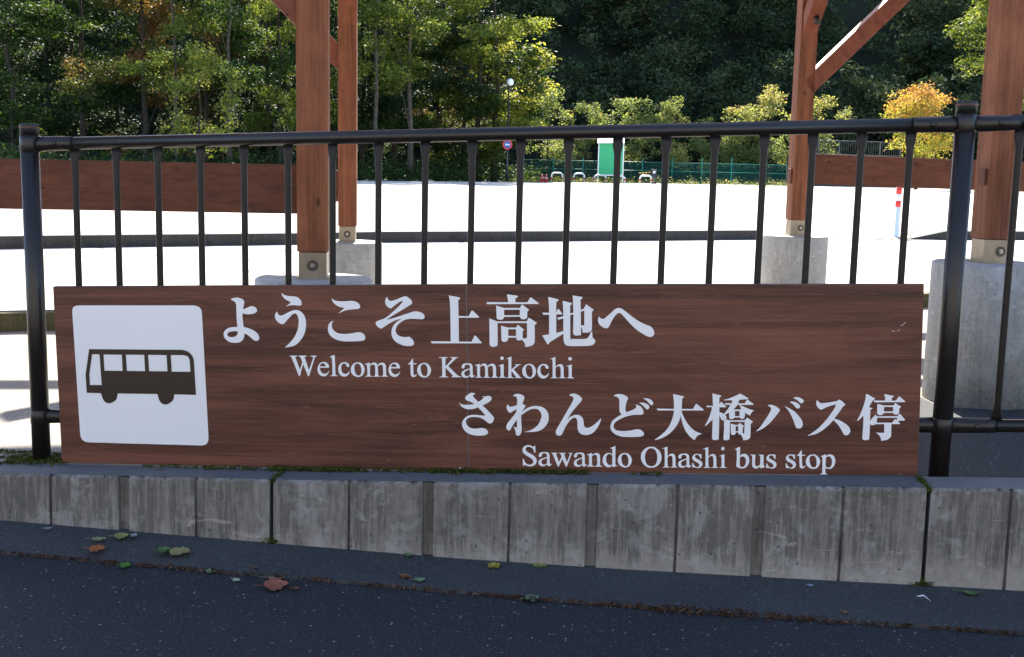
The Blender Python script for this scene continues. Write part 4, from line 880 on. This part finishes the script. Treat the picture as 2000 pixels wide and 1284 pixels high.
# leaning sapling with pale crown by the lamp
def sapling():
    rg = random.Random(3); base = foot(905, 82); top = at(1000, 152, 82)
    o = root('leaning_sapling', base, 'leaning thin sapling with pale bright leaves beside the street lamp globe', 'tree')
    mid = base.lerp(top, .5)+Vector((-.35, 0, .5))
    MB().tube([base, base.lerp(mid, .5)+X*-.1, mid, mid.lerp(top, .5)+Z*.15, top], [.06, .05, .04, .03, .015], 8).build('trunk', M['bark_pale'], o)
    bl = [(rg.uniform(-1.5, 1.5), rg.uniform(-1, 1), rg.uniform(-.8, .8), .6, .6, .25) for _ in range(11)]
    pts = blob_points(bl, 110, 4)+np.array(top-base)
    c = bpy.data.objects.new('crown', leaf_mesh('crown', pts, .12, 9, .09, 5, np.clip(np.random.default_rng(2).normal(.8, .2, len(pts)), 0, 1), mat_=M['leaf_yellow'])); C.objects.link(c); c.parent = o
sapling()
# planted trees along the far fence
G2 = 'young trees planted along the far lot edge'
PT = [(1068, 92, 7.4, 31, 'leaf_grey', 'feathery young tree standing first to the right of the street lamp', None, 1.0),
 (1143, 95, 7.0, 32, 'leaf_grey', 'young grey green tree just left of the green notice board', None, .95),
 (1232, 93, 7.5, 33, 'leaf_grey', 'wide young tree rising behind the green notice board', None, 1.15),
 (1305, 94, 7.1, 31, 'leaf_grey', 'young tree with orange tips just right of the green notice board tree', 'side', .8),
 (1372, 98, 6.0, 32, 'leaf_grey', 'smallest young grey green tree between the orange tipped tree and the timber posts', None, .85),
 (1432, 96, 7.2, 33, 'leaf_grey', 'young yellowing tree second to the left of the right rear timber post', 'top', 1.0),
 (1503, 95, 8.2, 31, 'leaf_grey', 'taller young tree with bronze tips left of the right rear timber post', 'bronze', 1.0),
 (1592, 96, 8.0, 32, 'leaf_grey', 'young tree standing behind the right rear timber post', 'top', 1.15)]
for px, D, H, sd, lf, lb, tn, wd in PT:
    tree('planted', sd, lf, foot(px, D), H, 'young_tree', lb, 'tree', G2, px*.37, wd*1.08, 'top' if tn == 'bronze' else tn, bias=(.12 if tn else -.12))
tree('maple', 41, 'leaf_orange', foot(1790, 80), 7.9, 'maple_tree', 'round orange and yellow autumn tree left of the right railing post', 'tree', None, .4, .92, 'top')
tree('high', 6, 'leaf_yellow', foot(1950, 97), 19, 'forest_tree', 'sunlit yellow green tree at the top right beside the right front timber post', 'tree', None, 2.0, 1.2)
# undergrowth along the forest foot
rg = np.random.default_rng(12); U = []; 
for i in range(1300):
    px = rg.uniform(-60, 1060); D = interp(px, [-700, 700, 1100], [36, 66, 85])+rg.uniform(0, 14); p = foot(px, D); U.append((p.x, p.y, rg.uniform(.0, 1.6)*rg.uniform(.3, 1)))
o = bpy.data.objects.new('undergrowth', leaf_mesh('undergrowth', np.array(U), .45, 12, .14, 3, np.clip(rg.normal(.3, .2, len(U)), 0, 1), mat_=M['leaf_green'])); C.objects.link(o)
o['kind'] = 'stuff'; tag(o, 'dark green undergrowth along the foot of the forest', 'undergrowth')
U = []
for i in range(420):
    px = rg.uniform(985, 1560); D = rg.uniform(63, 76); p = foot(px, D+14); U.append((p.x, p.y, .1+rg.uniform(.0, .5)*rg.uniform(.2, 1)))
o = bpy.data.objects.new('weeds', leaf_mesh('weeds', np.array(U), .2, 10, .07, 4, mat_=M['weed'])); C.objects.link(o)
o['kind'] = 'stuff'; tag(o, 'sunlit weeds along the foot of the teal mesh fence', 'weeds')
# wooded hillside
def hill_wood():
    rg = np.random.default_rng(77); cs = []; tn = []
    for i in range(660):
        x = rg.uniform(-75, 125); y = 106+50*rg.uniform(0, 1)**1.3; z = hill_z(x, y)
        h = rg.uniform(7, 12); r = rg.uniform(2.4, 4.0); base = rg.uniform(.05, .9) if rg.uniform() < .8 else .98
        bl = []
        for k in range(9):
            a = rg.uniform(0, 6.28); q = rg.uniform(0, 1); zz = h*(.3+.7*q); rr = r*math.sqrt(max(.05, 1-((q-.35)/.7)**2))*rg.uniform(.3, .9)
            bl.append((x+rr*math.cos(a), y+rr*math.sin(a), z+zz, r*.42, r*.42, r*.34))
        p = blob_points(bl, 62, int(rg.integers(1e6)), .5); cs.append(p); tn.append(np.clip(rg.normal(base*.7, .12, len(p)), 0, 1))
    return leaf_mesh('hillside_wood', np.concatenate(cs), .42, 19, .25, 8, np.concatenate(tn), mat_=M['leaf_hill'])
o = bpy.data.objects.new('hillside_wood', hill_wood()); C.objects.link(o); o['kind'] = 'stuff'
tag(o, 'dense dark wood covering the shaded hillside', 'wood')
# ---------------------------------------------------------------- far objects on the lot
# street lamp
D = 66; f = atZ(991, 353, KH); D = (f-Vector(_C)).dot(Vector(-_R[:, 2])); D = 78
base = at(990, 345, D); base.z = KH
lamp = root('street_lamp', base, 'dark slim street lamp with white globe at the far lot edge', 'street lamp')
tz = at(992, 158, D).z
MB().tube([base, base+Z*1.0, base+Z*1.02, Vector((base.x, base.y, tz))], [.11, .10, .07, .05], 14).build('pole', M['cap'], lamp)
gpos = at(1000, 163, D); gpos = Vector((gpos.x, base.y, gpos.z))
MB().ball(gpos, .24, (1, 1, 1.05), 20).build('globe', M['lamp'], lamp)
MB().tube([Vector((base.x, base.y, tz-.35)), Vector((base.x+.02, base.y, tz+.15)), gpos+Z*.32], [.05, .07, .03], 10).build('bracket', M['cap'], lamp)
# round road sign
D = 76; base = at(990, 345, D); base.z = KH
ns = root('no_parking_sign', base, 'round red and blue road sign on a thin pale pole beside the street lamp', 'road sign')
cz = at(990, 283, D).z
MB().tube([base, Vector((base.x, base.y, cz))], .035, 12).build('pole', M['guard'], ns)
cc = Vector((base.x, base.y-.05, cz))
MB().tube([cc, cc-Y*.012], .33, 32).build('disc', M['red'], ns)
MB().tube([cc-Y*.0125, cc-Y*.02], .235, 32).build('blue_field', M['blue'], ns)
MB().box(cc-Y*.022, X*.15, Y*.002, Z*.055).build('white_legend', M['white'], ns)
# teal mesh fence
fn = root('mesh_fence', foot(1280, 88), 'low teal wire mesh fence along the far lot edge', 'fence')
D = 88
for i, px in enumerate(range(1022, 1600, 58)):
    p = at(px, 345, D); MB().tube([Vector((p.x, p.y, -.05)), Vector((p.x, p.y, at(px, 310, D).z+.05))], .035, 8).build('post', M['teal'], fn)
a, c = at(1022, 312, D), at(1590, 324, D); b = MB(); a.z = c.z = (a.z+c.z)/2
for zf in (1, .62, .05): b.tube([Vector((a.x, a.y, a.z*zf)), Vector((c.x, c.y, a.z*zf))], .018, 6)
b.build('rail', M['teal'], fn)
b = MB(); n = 240; L = c-a; hgt = a.z
for i in range(-14, n):
    for s in (1, -1):
        x0_, x1_ = (i, i+14) if s > 0 else (i+14, i)
        if min(x0_, x1_) < 0 or max(x0_, x1_) > n: continue
        p, q = a+L*(x0_/n), a+L*(x1_/n); p = Vector((p.x, p.y, .02)); q = Vector((q.x, q.y, hgt))
        w = Z*.003+X*.003
        b.add([p-w, p+w, q+w, q-w], [(0, 1, 2, 3)])
b.build('wire_mesh', M['teal'], fn)
# green notice board with white frame and roof
D = 82; p0 = at(1167, 345, D); p1 = at(1217, 345, D)
gb = root('notice_board', Vector(((p0.x+p1.x)/2, p0.y, KH)), 'large blank green notice board with white frame and cap', 'board')
z0, z1 = at(1190, 341, D).z, at(1190, 280, D).z
mid = (p0+p1)/2; hw = (p1-p0).length/2; ux = (p1-p0).normalized()
MB().box(Vector((mid.x, mid.y, (z0+z1)/2)), ux*(hw-.07), Y*.04, Z*((z1-z0)/2), .01).build('green_panel', M['green'], gb)
for s in (-1, 1):
    c = mid+ux*(hw-.03)*s; MB().box(Vector((c.x, c.y, (z1+KH)/2)), ux*.04, Y*.05, Z*((z1-KH)/2), .008).build('frame_post', M['white'], gb)
MB().box(Vector((mid.x, mid.y, z0-.06)), ux*(hw-.075), Y*.045, Z*.05, .008).build('bottom_bar', M['white'], gb)
b = MB(); c = Vector((mid.x, mid.y, z1+.03))
zc = at(1190, 270, D).z
b.add([c-ux*(hw+.08)-Y*.45, c+ux*(hw+.02)-Y*.45, c+ux*(hw-.02)+Y*.45+Z*(zc-z1), c-ux*(hw+.05)+Y*.45+Z*(zc-z1),
       c-ux*(hw+.08)-Y*.45-Z*.05, c+ux*(hw+.02)-Y*.45-Z*.05, c+ux*(hw-.02)+Y*.45+Z*(zc-z1-.05), c-ux*(hw+.05)+Y*.45+Z*(zc-z1-.05)],
      [(0, 1, 2, 3), (4, 7, 6, 5), (0, 4, 5, 1), (1, 5, 6, 2), (2, 6, 7, 3), (3, 7, 4, 0)])
b.build('cap', M['white'], gb)
# hoops
def hoop(px, D, w, h_, label):
    c = at(px, 345, D); c.z = KH
    o = root('hoop_barrier', c, label, 'barrier', 'white hoop barriers at the far lot edge')
    pts = [Vector((c.x-w/2, c.y, KH))]; r = .2
    for k in range(7): a_ = math.pi-math.pi/2*k/6; pts.append(Vector((c.x-w/2+r+r*math.cos(a_), c.y, KH+h_-r+r*math.sin(a_))))
    for k in range(7): a_ = math.pi/2-math.pi/2*k/6; pts.append(Vector((c.x+w/2-r+r*math.cos(a_), c.y, KH+h_-r+r*math.sin(a_))))
    pts.append(Vector((c.x+w/2, c.y, KH)))
    MB().tube(pts, .06, 10).build('hoop', M['white'], o)
    for s in (-1, 1):
        MB().tube([Vector((c.x+s*w/2, c.y, KH+.18)), Vector((c.x+s*w/2, c.y, KH+.32))], .063, 10).build('red_band', M['red'], o)
hoop(1088, 81, 0.80, 0.62, 'white hoop barrier nearest the two red cones')
hoop(1131, 81, 0.74, 0.62, 'white hoop barrier between the cones hoop and the green board')
hoop(1172, 80.5, 0.82, 0.54, 'white hoop barrier in front of the green board left leg')
hoop(1211, 80.5, 0.67, 0.49, 'white hoop barrier in front of the green board right leg')
hoop(1261, 81, 0.80, 0.57, 'white hoop barrier beside the dark ticket box')
# cones
def cone(px, D, label):
    c = at(px, 345, D); c.z = KH
    o = root('traffic_cone', c, label, 'traffic cone', 'two red cones at the far lot edge')
    MB().lathe(c, [(.17, .03), (.05, .5), (.03, .51)], 20).build('cone_body', M['red'], o)
    MB().box(c+Z*.015, X*.17, Y*.17, Z*.015, .004).build('base', M['red'], o)
    MB().lathe(c, [(.128, .22), (.105, .30)], 20).build('white_stripe', M['white'], o)
cone(1058.5, 80, 'left one of the two small red traffic cones'); cone(1067, 80, 'right one of the two small red traffic cones')
# ticket box with gate bar
c = at(1277, 345, 82); c.z = KH
tb = root('ticket_box', c, 'dark ticket machine box with white plate at the far lot edge', 'ticket machine')
hz = at(1277, 331, 82).z
MB().box(Vector((c.x, c.y, (hz+KH)/2)), X*.2, Y*.18, Z*((hz-KH)/2), .01).build('housing', M['dark'], tb)
MB().box(Vector((c.x+.02, c.y-.185, hz-.2)), X*.08, Y*.004, Z*.09).build('white_plate', M['white'], tb)
p, q = at(1246, 338.5, 82), at(1270, 337, 82); b = MB(); b2 = MB()
for k in range(8):
    (b if k % 2 else b2).box(p.lerp(q, (k+.5)/8), (q-p)*(1/16), Y*.02, Z*.045)
b.build('gate_bar', M['yellow'], tb); b2.build('gate_bar_stripes', M['dark'], tb)
# distant guard rail at right
gr = root('distant_guard_rail', at(1660, 300, 92), 'thin grey guard rail of a distant raised road', 'guard rail')
a, c = at(1560, 273, 92), at(1760, 279, 92); dz = at(1600, 302, 92).z-at(1600, 274, 92).z
b = MB()
for k in range(46): q = a.lerp(c, k/45); b.box(q+Z*dz/2, X*.012, Y*.012, Z*(-dz/2))
b.build('bars', M['guard'], gr)
for nm, t in (('top_rail', 0), ('bottom_rail', .96)):
    MB().tube([a+Z*dz*t, c+Z*dz*t], .035, 6).build(nm, M['guard'], gr)
for k in range(6):
    q = a.lerp(c, k/5); MB().box(Vector((q.x, q.y, (q.z+dz*1.1)/2+q.z/2)), X*.05, Y*.05, Z*(-dz*.55)).build('post', M['guard'], gr)
a0, c0 = at(1540, 303, 92.3), at(1790, 309, 92.3)
b = MB().box(Vector(((a0.x+c0.x)/2, a0.y+.6, a0.z-1.6)), X*((c0.x-a0.x)/2), Y*.5, Z*1.6, .03)
b.build('parapet', M['kerb'], gr)
# red and white delineator post
c = atZ(1749.5, 466, 0); Dp = (c-Vector(_C)).dot(Vector(-_R[:, 2]))
dp = root('delineator_post', c, 'slim white delineator post with red bands standing in the kerb opening', 'bollard')
zz = [at(1752, y, Dp).z for y in (466, 404, 392.5, 379, 366, 352)]
r = .046
MB().lathe(c, [(.07, 0), (.07, .02), (r, .035), (r, zz[1])], 24).build('post_body', M['pale'], dp)
for i, (nm, m) in enumerate((('red_band', 'red'), ('white_band', 'pale'), ('red_band', 'red'), ('top', 'pale'))):
    MB().lathe(Vector((c.x, c.y, 0)), [(r+.001*(i % 2 == 0), zz[i+1]+.0005), (r+.001*(i % 2 == 0), zz[i+2])], 24).build(nm, M[m], dp)
# ---------------------------------------------------------------- fallen leaves, moss, stone
def mleaf(col, rough=.6):
    k = 'fl_%s' % (col,)
    if k not in M: M[k] = plain('fallen_leaf', col, rough, 0, .3, 90, .4)
    return M[k]
def fallen(px, py, ln, wd, ang, col, label, z=None, curl=.25, kind='fallen_leaf', stem=True):
    """a curled ovate leaf lying on the gutter or road"""
    if z is None:
        p = atZ(px, py, -.185)
        jy = interp(p.x, JX, JY); mid = (-.2+jy)/2; zb_ = baseZ(p.x)
        z = -.197 if p.y < jy else interp(p.y, [jy, mid, -.19], [-.188, zb_-.006, zb_])
    p = atZ(px, py, z+.006); n = 9; vs = []
    ca, sa = math.cos(ang), math.sin(ang)
    for i in range(n+1):
        t = i/n; w = wd*math.sin(math.pi*min(1, t**.8))*(1+.12*math.sin(i*2.4)); zc = curl*ln*(4*(t-.5)**2)*.5
        for k, s in enumerate((-1, -.5, 0, .5, 1)):
            u, v_ = (t-.5)*ln, s*w/2
            vs.append(Vector((p.x+u*ca-v_*sa, p.y+u*sa+v_*ca, z+.002+zc+abs(s)*curl*wd*.55+.002*math.sin(i*3+k))))
    b = MB().add(vs, [(5*i+k, 5*i+5+k, 5*i+6+k, 5*i+1+k) for i in range(n) for k in range(4)], True)
    if stem: b.tube([vs[2], vs[2]+Vector((-ca, -sa, .1))*ln*.35], .0009, 5)
    o = b.build('fallen_leaf', mleaf(col), None, False)
    tag(o, label, 'leaf', 'fallen leaves on the gutter and road')
PX_ = 1/650.0   # metres per photo pixel out here
GRN, YGR, ORG, RED, PAL, BRN = (.09, .17, .05), (.28, .27, .09), (.36, .12, .035), (.30, .10, .06), (.36, .42, .30), (.16, .08, .045)
FL = [(190, 1072, 30, 16, .1, ORG, 'small orange curled leaf at the left of the gutter'),
 (193, 1052, 28, 9, .3, (.25, .28, .13), 'narrow pale green leaf above the orange curled one'),
 (237, 1047, 28, 16, .4, YGR, 'yellow green curled leaf close to the wall foot'),
 (262, 1046, 12, 8, 0, (.34, .38, .34), 'tiny pale blue grey leaf scrap right of the curled yellow green leaf'),
 (94, 1032, 14, 6, .5, (.3, .28, .25), 'tiny grey dry scrap nearest the wall at far left'),
 (320, 1077, 23, 15, .2, GRN, 'green leaf touching a yellow brown curled leaf'),
 (352, 1078, 40, 18, -.1, (.30, .26, .11), 'large yellow brown curled leaf with a long stem'),
 (245, 1106, 19, 11, .1, (.08, .20, .03), 'bright green leaf lying in the debris joint at the left'),
 (412, 1116, 17, 8, -.2, (.15, .25, .12), 'small green leaf on the joint line right of the bright green one'),
 (462, 1133, 15, 6, -.3, PAL, 'small pale leaf just below the joint line'),
 (539, 1144, 44, 23, .35, RED, 'large reddish brown leaf on the dark asphalt'),
 (537, 1129, 26, 8, .1, (.26, .13, .08), 'dry reddish leaf lying behind the large reddish brown one'),
 (578, 1149, 12, 6, .3, BRN, 'tiny brown scrap right of the large reddish leaf'),
 (498, 1108, 11, 5, 0, BRN, 'tiny reddish scrap on the gutter above the large reddish leaf'),
 (798, 1085, 15, 9, .2, (.12, .19, .09), 'small green leaf at the wall foot near the middle'),
 (820, 1133, 20, 8, .3, (.16, .25, .13), 'pale green leaf on the gutter left of middle'),
 (791, 1127, 10, 14, 1.2, BRN, 'tiny brown leaf standing beside the pale green leaf'),
 (966, 1107, 21, 12, -.6, (.30, .27, .04), 'folded yellow leaf near the wall foot'),
 (1054, 1104, 27, 9, -.1, (.26, .28, .06), 'flat yellow green leaf right of the folded yellow one'),
 (1039, 1171, 24, 13, .35, (.12, .22, .13), 'bluish green leaf lying across the debris joint'),
 (1583, 1143, 10, 5, 0, (.3, .4, .5), 'tiny pale blue scrap on the gutter at the right'),
 (1896, 1157, 31, 8, 0, (.10, .16, .05), 'narrow dark green leaf on the gutter at far right'),
 (1652, 1195, 12, 4, -.5, (.25, .13, .05), 'tiny tan stem piece just above the joint at the right')]
for px, py, ln, wd, an, col, lb in FL: fallen(px, py, ln*PX_*1.1, wd*PX_*2.7, an, col, lb, curl=.28 if ln < 25 else .14)
# wall-top bits
zt_ = wallTop(2.82)
fallen(1749, 926, 22*PX_, 10*PX_, -.8, (.28, .27, .24), 'dry grey leaf on the wall top at the sign right end', z=wallTop(atZ(1749, 926, .11).x)-.003, curl=.4)
fallen(311, 914, 18*PX_, 9*PX_, .2, (.22, .17, .13), 'dry brown leaf on the wall top left of the middle', z=wallTop(atZ(311, 914, .02).x)-.003, curl=.3)
st = atZ(901, 917, wallTop(1.5)); b = MB().ball(st+Z*.006+Y*.0, .020, (1, .7, .55), 12)
for v in b.bm.verts: v.co += Vector((math.sin(v.co.z*900), 0, math.sin(v.co.x*400)))*.0012
tag(b.build('stone', M['stone']), 'small white stone on the wall top at the foot of the sign', 'stone')
# white paper strip
p, q = atZ(1790, 1167, -.178), atZ(1818, 1176, -.178)
b = MB().add([p+Z*.004, p.lerp(q, .5)+Vector((0, .008, .012)), q+Z*.003, q+Vector((0, -.004, .003)), p.lerp(q, .5)+Vector((0, .002, .010)), p+Vector((0, -.005, .004))], [(0, 1, 4, 5), (1, 2, 3, 4)])
tag(b.build('paper_scrap', M['vinyl'], None, False), 'thin white paper scrap on the gutter at the right', 'litter')
# moss along the wall top under the sign, in the joints and behind the railing
rg = np.random.default_rng(4); U = []
for px0, px1, dn in ((395, 560, 90), (530, 700, 260), (840, 1150, 420), (700, 840, 60), (1230, 1290, 20), (0, 120, 260), (280, 420, 50)):
    for i in range(dn):
        px = rg.uniform(px0, px1); x = atY(px, 920, -.07).x; U.append((x, rg.normal(-.071, .010) if px > 130 else rg.normal(-.03, .03), wallTop(x)+rg.uniform(-.002, .008)*(1 if dn > 100 else .6)))
for gxx, t in gx:
    if t == 'j' and -1 < gxx < 4:
        for i in range(170): z_ = rg.uniform(0, 1); U.append((gxx+rg.normal(0, .006), rg.uniform(-.2, -.06), wallTop(gxx)+rg.normal(-.006, .003)))
        for i in range(60): U.append((gxx+rg.normal(0, .012), -.205+rg.normal(0, .004), baseZ(gxx)+abs(rg.normal(0, .008))))
for i in range(700): U.append((rg.normal(-.05, .12), rg.uniform(-.03, .10), -.004+rg.uniform(0, .006)))
for i in range(500): U.append((rg.uniform(2.9, 3.5), rg.uniform(-.05, .16), SL*3*0+.0+rg.uniform(0, .01)))
o = bpy.data.objects.new('moss', leaf_mesh('moss', np.array(U), .0035, 12, .0035, 5, mat_=M['moss'])); C.objects.link(o)
o['kind'] = 'stuff'; tag(o, 'green moss along the wall top and in its joints', 'moss')
# litter in the gutter joint
U = []; T = []
for i in range(1000):
    px = rg.uniform(-20, 2020); x = rg.uniform(-.4, 3.5); 
    dn = interp(x, [-.4, .3, .6, .9, 1.5, 2.1, 2.35, 2.5, 2.8, 3.5], [.25, .4, .6, .2, .5, .9, 1.0, 1.0, .4, .3])
    if rg.uniform() > dn: continue
    w = interp(x, [-.4, 1.8, 2.3, 2.55, 2.7, 3.5], [.0035, .005, .011, .012, .005, .006])
    U.append((x, interp(x, JX, JY)+rg.normal(.0, w), -.1935+rg.uniform(0, .004)+(w > .009)*.004*rg.uniform(0, 1))); T.append(interp(x, [-.4, 2.7, 2.9, 3.5], [.45, .45, .1, .05])+rg.normal(0, .2))
o = bpy.data.objects.new('needle_litter', leaf_mesh('needle_litter', np.array(U), .004, 7, .0055, 6, np.clip(np.array(T), 0, 1), mat_=M['litter'])); C.objects.link(o)
o['kind'] = 'stuff'; tag(o, 'brown needle litter packed along the gutter joint', 'litter')
